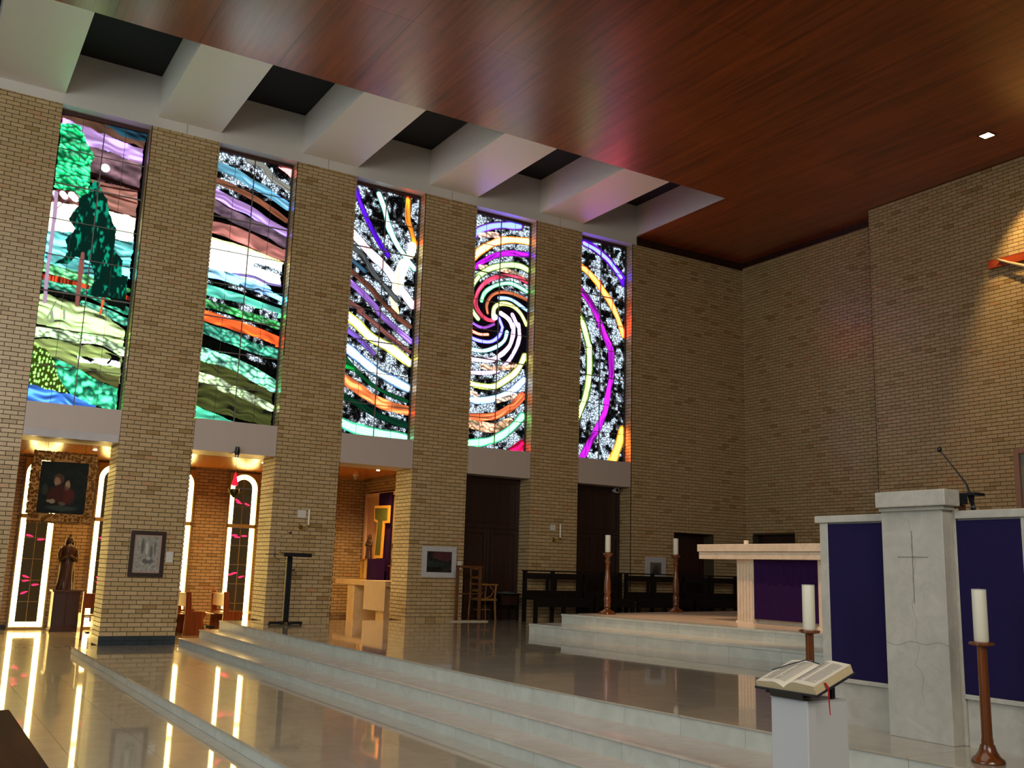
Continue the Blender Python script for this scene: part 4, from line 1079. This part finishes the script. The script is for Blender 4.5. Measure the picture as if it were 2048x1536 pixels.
picture('framed_print', 8.555, 9.30, 1.24, 1.835, YW-.002, .10, M['white_frame'], 'white-framed dark landscape print on the pillar by the wooden rack', pr_)
pr2 = artmat('pale_print', [(.28, .14, .12, .10, '2c2620', .8), (.30, .25, .1, .08, '4a342c', .7)], ('5a5650', '6a645c'), 8, .5)
picture('framed_print', 14.05, 14.62, 1.3, 1.80, YW-.002, .12, M['white_frame'], 'small white-framed print on the dim wall above a choir bench', pr2)
def card(x0, x1, z0, z1, label):
    t = thing('label_card', (x0, YW-.002, z0), label, 'label')
    obj('card', BX(0, x1-x0, -.008, 0, 0, z1-z0), M['card'], t, bevel=.002); obj('card_edge', BX(.006, x1-x0-.006, -.0095, -.008, .006, z1-z0-.006), M['white'], t)
card(3.79, 3.91, 1.38, 1.56, 'small pale caption card right of the charcoal sketch')
card(9.335, 9.43, 1.41, 1.57, 'small pale caption card right of the dark landscape print')
card(6.02, 6.18, 2.24, 2.38, 'blank grey card behind the candle on the second pillar')
card(11.5, 11.64, 2.26, 2.38, 'blank grey card behind the candle on the fourth pillar')
for x, lab in ((6.2, 'pillar behind the black lectern'), (11.69, 'pillar behind the choir benches')):
    t = thing('candle_bracket', (x, YW-.002, 2.04), 'brass wall bracket holding a thin candle on the '+lab, 'candle holder')
    obj('wall_rose', MB().tube([(-.10, 0, .03), (-.10, -.02, .03)], [.045, .03], 14), M['brass'], t, smooth=True)
    obj('arm', MB().tube([(-.10, -.01, .03), (-.08, -.08, 0), (-.03, -.11, .01), (.0, -.11, .05)], .009, 8), M['brass'], t, smooth=True)
    obj('cup', MB().lathe([(.012, .045), (.03, .06), (.032, .075)], 14, 0, -.11), M['brass'], t, smooth=True)
    c = thing('thin_candle', (x, YW-.112, 2.117), 'thin cream candle in the brass bracket on the '+lab, 'candle')
    obj('wax', MB().lathe([(.016, 0), (.016, .27), (.010, .28)], 12), M['wax'], c, smooth=True); obj('wick', MB().tube([(0, 0, .28), (0, 0, .295)], .002, 5), M['black'], c)

# ---------------------------------------------------------------- chapel 1: gilt painting, statue, pews
t = thing('gilt_painting', (1.70, 18.10, 2.0), 'dark painting in an ornate gilt frame hanging over the first chapel', 'painting')
w, h = .99, 1.13
pa = artmat('old_painting', [(.42, .70, .085, .10, '5a3c26', .75), (.40, .66, .055, .07, 'a07c62', .8), (.56, .60, .045, .09, 'ac8a66', .8), (.47, .45, .22, .16, '4a1a14', .7), (.60, .42, .10, .14, '58201a', .6),
     (.33, .33, .07, .04, 'a08c70', .8), (.50, .30, .06, .035, '6c5c48', .7), (.22, .52, .05, .10, '3c4438', .5), (.5, .22, .26, .05, '3c463e', .6)], ('10140f', '1a201a'), 7, 1.0)
obj('canvas', BX(.13, w-.12, -.02, -.005, .13, h-.14), pa, t)
def ornate(nm, a, b, c, d, n, vert):
    mb = MB().box(a, b, -.05, 0, c, d); rr = random.Random(int(a*100+c*37)); L = (d-c) if vert else (b-a)
    for i in range(n):
        for q in range(3):
            u = (i+rr.uniform(.2, .8))/n*L; v = rr.uniform(.05, .95)*((b-a) if vert else (d-c))
            x, z = (a+v, c+u) if vert else (a+u, c+v); r = rr.uniform(.018, .036)
            mb.ell((x, -.05+rr.uniform(-.012, .01), z), (r, r*.8, r*rr.uniform(.6, 1.1)), 7, 4)
    e = (a-.012, b+.012) if vert else (c-.014, d+.014)
    for i in range(n*2):
        u = (i+.5)/(2*n)*L; r = rr.uniform(.014, .028)
        for s_ in e[1:] if (a > .5 or c > .5) else e[:1]:
            mb.ell((s_, -.03, c+u) if vert else (a+u, -.03, s_), (r, .02, r), 7, 4)
    return obj(nm, mb, M['gilt'], t, smooth=True)
ornate('frame_rail', 0, w, 0, .12, 16, False); ornate('frame_rail', 0, w, h-.13, h, 16, False)
ornate('frame_stile', 0, .125, .12, h-.13, 14, True); ornate('frame_stile', w-.125, w, .12, h-.13, 14, True)
for x in (.2, w-.2): obj('hanging_wire', MB().tube([(x, -.02, h-.02), (x, -.02, ZN-2.0)], .003, 5), M['black'], t)

def robed(t, H, mat, seed=1, veil=True):
    """draped standing figure: one continuous body from hem to crown, plus forearms and hands, in one mesh"""
    mb = MB(); s = H/1.1; seg = 32
    prof = [(0, .17, .15), (.05, .175, .155), (.2, .155, .135), (.4, .14, .12), (.56, .135, .115), (.66, .125, .10), (.74, .14, .10), (.82, .155, .095), (.87, .14, .085), (.905, .075, .07),
            (.93, .058, .062), (.96, .066, .07), (1.0, .075, .08), (1.04, .072, .078), (1.075, .05, .055), (1.095, .015, .02)]
    n0 = 0
    for z, rx, ry in prof:
        for i in range(seg):
            a = 2*PI*i/seg; fold = 1+(.07*math.sin(a*7+z*3+seed)+.05*math.sin(a*11-z*5))*max(0, min(1, (.8-z)*2))
            yo = -.012*(z > .93)
            mb.v.append((rx*s*fold*math.cos(a), (ry*fold*math.sin(a)+yo)*s, z*s))
    for j in range(len(prof)-1):
        for i in range(seg): k_ = (i+1) % seg; mb.face([j*seg+i, j*seg+k_, (j+1)*seg+k_, (j+1)*seg+i])
    mb.face(list(range(seg))[::-1]); q = (len(prof)-1)*seg; mb.face([q+i for i in range(seg)])
    obj('body', mb, mat, t, smooth=True)
    for sg in (-1, 1):
        arm = MB().tube([(sg*.13*s, 0, .82*s), (sg*.165*s, -.02*s, .70*s), (sg*.15*s, -.07*s, .60*s), (sg*.06*s, -.14*s, .655*s), (sg*.015*s, -.15*s, .69*s)], [.05*s, .05*s, .048*s, .032*s, .016*s], 10)
        obj('sleeve', arm, mat, t, smooth=True)
        hd = MB().ell((sg*.012*s, -.155*s, .715*s), (.011*s, .018*s, .03*s), 8, 6)
        for f_ in range(4): hd.tube([(sg*.012*s, (-.145-.007*f_)*s, .735*s), (sg*.008*s, (-.146-.007*f_)*s, (.775-.004*f_)*s)], .0042*s, 5)
        hd.tube([(sg*.014*s, -.14*s, .71*s), (sg*.018*s, -.128*s, .74*s)], .005*s, 5)
        obj('hand', hd, mat, t, smooth=True)
    fc = MB().ell((0, -.052*s, .985*s), (.045*s, .042*s, .06*s), 12, 8).ell((0, -.098*s, .98*s), (.008*s, .012*s, .014*s), 8, 5)
    for e in (-.018, .018): fc.ell((e*s, -.088*s, .998*s), (.009*s, .006*s, .005*s), 6, 4)
    fc.ell((0, -.09*s, .953*s), (.014*s, .006*s, .004*s), 6, 4)
    obj('face', fc, mat, t, smooth=True)
    vl = MB(); m_ = 20
    for j in range(8):
        z = (1.11-.05*j-.004*j*j)*s; rr_ = (.02, .06, .084, .09, .094, .105, .13, .155)[j]*s
        for i in range(m_+1):
            a = R(-35)+R(250)*i/m_; vl.v.append((rr_*math.cos(a)*1.02, rr_*.95*math.sin(a)+.0, z+.006*math.sin(i*1.7)*s))
    for j in range(7):
        for i in range(m_): q = j*(m_+1)+i; vl.face([q, q+m_+1, q+m_+2, q+1])
    if veil: obj('veil', vl, mat, t, smooth=True)
t = thing('pedestal', (2.98, 22.25, Z0), 'dark red-brown wooden cupboard pedestal under the carved statue', 'pedestal')
obj('carcass', BX(-.25, .25, -.22, .22, .05, .78), woodmat('pedestal_timber', '2e1008', '5a2410', .35, .1, 2, 1.2), t)
obj('base_moulding', BX(-.27, .27, -.24, .24, 0, .05), M['dark_wood'], t, bevel=.006); obj('top_moulding', BX(-.28, .28, -.25, .25, .78, .82), M['bronze'], t, bevel=.006)
for sg in (-1, 1): obj('door_panel', BX(-.22 if sg < 0 else .01, -.01 if sg < 0 else .22, -.232, -.22, .1, .73), M['dark_wood'], t, bevel=.004)
t = thing('statue', (2.95, 22.25, Z0+.822), 'dark carved statue of a veiled robed figure on the wooden pedestal', 'statue'); robed(t, 1.1, M['bronze'], 2)

def pew(loc, w, label, rz=0, hassock=True, group=None):
    """w along x; people face -y; ends shaped"""
    t = thing('chapel_pew', loc, label, 'pew', rz, group)
    for x in (0, w-.04):
        poly = [(.0, 0), (.44, 0), (.44, .06), (.38, .3), (.44, .42), (.40, .47), (.14, .47), (.10, .86), (.0, .86), (.02, .4)]
        obj('bench_end', MB().prism([(a, b) for a, b in poly], x, x+.04, 'x'), M['pew_wood'], t, bevel=.004)
    obj('seat', BX(.04, w-.04, .06, .42, .41, .44), M['pew_wood'], t)
    obj('backrest', BX(.04, w-.04, .03, .055, .56, .80), M['pew_wood'], t); obj('back_cap', BX(.04, w-.04, .0, .09, .80, .83), M['pew_wood'], t)
    obj('book_shelf', BX(.04, w-.04, -.16, .03, .40, .42), M['pew_wood'], t)
    if hassock: obj('kneeler', BX(.06, w-.06, -.30, -.12, .12, .16), M['black'], t)
    return t
pew((3.02, 18.72, Z0), 1.2, 'honey-brown pew in the first chapel, its end showing left of the sketch pillar', R(0))
pew((2.98, 19.9, Z0), 1.2, 'second honey-brown pew in the first chapel, behind the end of the nearer one', R(0))
pew((5.02, 21.6, Z0), .9, 'wooden pew nearest the left edge of the second chapel', R(-90))
pew((5.85, 21.95, Z0), 1.0, 'middle wooden pew of the second chapel, below the window edge', R(-90))
pew((6.75, 21.95, Z0), 1.0, 'rightmost wooden pew of the second chapel, under the petal window', R(-90))
# candle holder at chapel 2
t = thing('votive_lamp', (4.62, 20.3, Z0), 'pale glass lantern standing on a thin post in the second chapel', 'lantern')
obj('post', MB().lathe([(.09, 0), (.09, .02), (.012, .03), (.012, .9), (.05, .92)], 14), M['brass'], t, smooth=True)
obj('glass', MB().lathe([(.06, .92), (.08, .96), (.08, 1.08), (.06, 1.12)], 16), plain('amber_glass', 'c89a4a', .3, emis=(1, .6, .2), es=.25), t, smooth=True)

# spotlight fixture and hanging sanctuary lamp
t = thing('spotlight', (4.82, 17.15, 3.27), 'small dark metal spotlight fixed to the white panel above the second chapel', 'lamp')
obj('bracket', BX(-.02, .02, .03, .098, .0, .14), M['black'], t, bevel=.004)
obj('head', MB().tube([(0, 0, .14), (0, .01, .06), (0, .02, -.0)], [.03, .045, .04], 12), M['black'], t, smooth=True)
obj('lens', MB().tube([(0, .022, -.01), (0, .025, -.05)], [.036, .03], 12), M['chrome'], t, smooth=True)
obj('wire', MB().tube([(-.02, .04, .08), (-.08, .06, .02), (-.12, .10, .03)], .006, 6), M['black'], t)
t = thing('sanctuary_lamp', (5.17, 18.4, 2.6), 'hanging dark brass lamp with red glass in the second chapel opening', 'lamp')
obj('chain', MB().tube([(0, 0, .9), (0, 0, .47)], .004, 6), M['bronze'], t)
obj('red_glass', MB().lathe([(.012, .47), (.03, .38), (.055, .27), (.06, .235), (.03, .22)], 14), plain('ruby_glass', 'd01838', .2, emis=(1, .01, .05), es=1.2), t, smooth=True, label='red glass shade')
obj('bowl', MB().lathe([(.02, .0), (.03, .02), (.07, .06), (.09, .12), (.085, .15), (.05, .16)], 18), plain('aged_brass', '4a4420', .35, .7), t, smooth=True)
for k_ in range(4):
    a = k_*PI/2+.4; c_, s_ = math.cos(a), math.sin(a)
    obj('arm', MB().tube([(.07*c_, .07*s_, .1), (.13*c_, .13*s_, .09), (.14*c_, .14*s_, .15), (.12*c_, .12*s_, .18)], .008, 6), M['brass'], t, smooth=True)

# ---------------------------------------------------------------- chapel 3: altar table, framed icon on purple, statues
t = thing('side_altar', (8.7, 20.5, 0), 'cream marble side altar table in the third chapel with a pale hanging cloth', 'altar')
ma = marble('cream_marble', 'd0b88c', 'e2cda4', 'b59a6c', .16, 1.5, .3)
obj('table_slab', BX(0, .85, -1.34, 1.5, 1.0, 1.11), ma, t, bevel=.005)
for y0 in (.42, -1.2): obj('leg', BX(.04, .7, y0, y0+.4, Z0, .999), ma, t, bevel=.004)
obj('back_slab', BX(.6, .68, -.799, .419, Z0, .999), ma, t)
t = thing('hanging_cloth', (8.69, 19.15, .5), 'square pale cloth hanging over the front of the side altar', 'cloth')
mb = MB().box(-.006, .008, 0, 1.1, 0, .612).box(-.006, .5, 0, 1.1, .612, .618)
obj('linen', mb, plain('linen', 'cdbfa8', .8), t)
t = thing('framed_recess', (9.6, 20.0, 1.12), 'tall cream panelled frame on the chapel side wall behind the icon', 'panel')
crm = plain('cream_paint', 'd6b48c', .45)
obj('panel_board', BX(-.02, .02, -1.2, 2.4, 0, 2.0), plain('pink_panel', 'c49a78', .5), t)
obj('frame_stile', BX(-.07, -.02, 2.36, 2.46, 0, 2.02), crm, t, bevel=.004); obj('frame_stile', BX(-.07, -.02, .50, .58, 0, 1.92), crm, t, bevel=.004); obj('frame_stile', BX(-.07, -.02, -1.25, -1.2, 0, 2.02), crm, t, bevel=.004)
obj('frame_rail', BX(-.07, -.02, -1.2, 2.36, 1.93, 2.02), crm, t, bevel=.004)
t = thing('purple_drape', (9.5, 21.18, 1.115), 'long purple drape hanging behind the gold-edged icon', 'cloth')
mb = MB(); n = 18
for j in range(2):
    for i in range(n+1): mb.v.append((-.0+.012*math.sin(i*1.2), -.36+.74*i/n, 2.0*j))
for i in range(n): mb.face([i, i+1, n+2+i, n+1+i])
mb.box(.015, .022, -.35, .37, 0, 2.0)
obj('cloth', mb, M['purple2'], t, smooth=True)
t = thing('icon', (9.44, 21.2, 1.6), 'green T-shaped icon with added glow on its gold edge, mounted on the purple drape', 'icon')
Tp = [(.06, 0), (.30, 0), (.30, .0), (-.14+.0, .0)]
out_ = [(-.12, 0), (.30, 0), (.22, .82), (.40, .86), (.42, 1.22), (-.42, 1.20), (-.42, .80), (-.16, .80)]
inn_ = [(-.05, .07), (.23, .07), (.16, .87), (.34, .91), (.36, 1.16), (-.35, 1.14), (-.35, .86), (-.10, .86)]
obj('gold_edge', MB().prism(out_, -.02, .02, 'x'), M['gold_edge'], t, bevel=.004)
obj('green_field', MB().prism(inn_, -.03, -.02, 'x'), M['green_icon'], t)
t = thing('gold_box', (9.3, 21.52, 1.11), 'small open gold box with pale inside standing on the side altar', 'box')
obj('box_shell', MB().box(-.1, .1, -.17, -.15, 0, .47).box(-.1, .1, .23, .25, 0, .47).box(-.1, .1, -.149, .229, .45, .47).box(-.1, .1, -.149, .229, 0, .02).box(.08, .1, -.149, .229, .021, .449), M['gold_glass'], t)
obj('inner_panel', BX(-.02, .0, -.13, .21, .025, .445), plain('gold_inside', 'e0c890', .3, .2), t)  # plain pale panel set inside the box shell
t = thing('purple_cover', (9.28, 20.92, 1.112), 'purple cloth-covered block in front of the drape on the side altar', 'cloth')
obj('cover', BX(-.1, .12, -.12, .38, 0, .47), M['purple2'], t, bevel=.01)
t = thing('small_statue', (9.3, 21.52, 1.582), 'small dark statue standing on the gold box in the third chapel', 'statue', R(-70)); robed(t, .56, M['bronze'], 5)
t = thing('small_statue', (9.38, 20.22, 1.45), 'small dark statue at the chapel side wall, half hidden by the pillar edge', 'statue', R(-70)); robed(t, .66, M['bronze'], 8)
t = thing('wall_shelf', (9.4, 20.22, 1.38), 'little bracket shelf under the half-hidden statue', 'shelf')
obj('shelf_board', BX(-.13, .125, -.14, .14, .04, .068), M['red_wood'], t); obj('bracket', MB().prism([(.125, -.06), (.125, .04), (-.05, .04)], -.01, .01, 'y'), M['red_wood'], t)
t = thing('security_camera', (8.85, 21.5, ZN), 'white dome security camera on the chapel soffit', 'camera')
obj('base_ring', MB().lathe([(.06, -.03), (.065, -.001)], 16), M['white'], t, smooth=True); obj('dome', MB().ell((0, 0, -.06), (.05, .05, .05), 14, 8), plain('camera_dome', 'a0a09c', .2), t, smooth=True)
t = thing('security_camera', (13.45, 17.5, 3.24), 'round dark-lensed security camera on the timber panelling under the last window', 'camera')
obj('housing', MB().tube([(0, .12, 0), (0, .0, 0)], [.045, .06], 16), M['white'], t, smooth=True); obj('lens', MB().tube([(0, 0, 0), (0, -.02, 0)], [.045, .03], 16), M['black'], t, smooth=True)

# ---------------------------------------------------------------- crucifix on the right wall
t = thing('crucifix', (XF-.001, 9.02, 6.4), 'wooden crucifix with pale figure, its left arm showing at the right edge', 'crucifix')
cw = woodmat('cross_timber', '6a200c', 'b4481c', .3, .2, 1, 2)
obj('cross_beam', BX(-.10, -.02, -1.31, 1.31, .75, .90), cw, t, bevel=.004); obj('upright', BX(-.10, -.02, -.08, .08, -1.0, 1.5), cw, t, bevel=.004)
obj('wall_fixing', BX(-.02, 0, -.05, .05, .7, .95), M['black'], t)
bm = bmesh.new(); sk_ = bm.verts.layers.skin.verify()
def V(p, r): v = bm.verts.new(p); v[sk_].radius = (r, r); return v
pelvis = V((-.17, 0, -.05), .10); waist = V((-.17, 0, .12), .085); chest = V((-.17, 0, .36), .115); neck = V((-.17, 0, .56), .045); head = V((-.20, .03, .68), .075); top_ = V((-.20, .03, .78), .06)
pelvis[sk_].use_root = True
E_ = [(pelvis, waist), (waist, chest), (chest, neck), (neck, head), (head, top_)]
for sg in (-1, 1):
    sh = V((-.17, sg*.17, .48), .055); el = V((-.15, sg*.55, .60), .038); wr_ = V((-.13, sg*.92, .78), .024); hn = V((-.125, sg*1.02, .84), .03)
    E_ += [(chest, sh), (sh, el), (el, wr_), (wr_, hn)]
    for f_ in range(4):
        fg = V((-.13+.012*(f_-1.5), sg*1.07, .875-.008*f_), .009); ft = V((-.145+.012*(f_-1.5), sg*1.10, .865-.01*f_), .007); E_ += [(hn, fg), (fg, ft)]
    hip = V((-.18, sg*.07, -.12), .085); kn = V((-.24, sg*.06, -.50), .055); an = V((-.15, sg*.03, -.86), .03); to_ = V((-.20, sg*.03, -.93), .028)
    E_ += [(pelvis, hip), (hip, kn), (kn, an), (an, to_)]
for a, b in E_: bm.edges.new((a, b))
me = bpy.data.meshes.new('corpus'); bm.to_mesh(me); bm.free(); me.materials.append(M['corpus'])
o = bpy.data.objects.new('corpus', me); COL.objects.link(o); o.parent = t
md = o.modifiers.new('skin', 'SKIN'); md.use_smooth_shade = True; ms = o.modifiers.new('sub', 'SUBSURF'); ms.levels = 1; ms.render_levels = 1
obj('loincloth', MB().lathe([(.10, -.24), (.13, -.2), (.135, -.08), (.125, .04), (.10, .06)], 20, -.175, 0), plain('loincloth', 'd8ccb0', .7), t, smooth=True)

# ---------------------------------------------------------------- downlight
t = thing('downlight', (15.3, 9.45, ZS-.001), 'bright square downlight set in the timber ceiling near the crucifix wall', 'lamp')
obj('trim_ring', MB().box(-.12, -.09, -.09, .09, -.012, 0).box(.09, .12, -.09, .09, -.012, 0).box(-.12, .12, .09, .12, -.012, 0).box(-.12, .12, -.12, -.09, -.012, 0), M['red_wood'], t)
obj('lens', BX(-.09, .09, -.09, .09, -.008, -.001), M['lamp_lit'], t)

# recessed lamps in the chapel soffit
for x, y, pw in ((3.0, 20.6, 140), (6.3, 20.4, 140), (8.75, 20.0, 140*2.2), (4.6, 21.6, 140)):
    lb = {3.0: 'small warm recessed lamp in the soffit of the first chapel', 6.3: 'small warm recessed lamp in the soffit near the hanging red lamp', 8.75: 'small warm recessed lamp in the soffit over the side altar', 4.6: 'small warm recessed lamp in the soffit behind the sketch pillar'}[x]
    t = thing('recessed_lamp', (x, y, ZN-.001), lb, 'lamp')
    obj('trim_ring', MB().lathe([(.05, -.006), (.055, -.0)], 16), M['brass'], t); obj('lens', MB().lathe([(.038, -.010), (.04, -.0065)], 14), M['lamp_lit'], t)
    l = bpy.data.lights.new('chapel_lamp', 'SPOT'); l.energy = pw; l.color = (1, .58, .20); l.spot_size = R(150); l.spot_blend = .6; l.shadow_soft_size = .05
    o = bpy.data.objects.new('chapel_lamp', l); COL.objects.link(o); o.location = (x, y, ZN-.03)
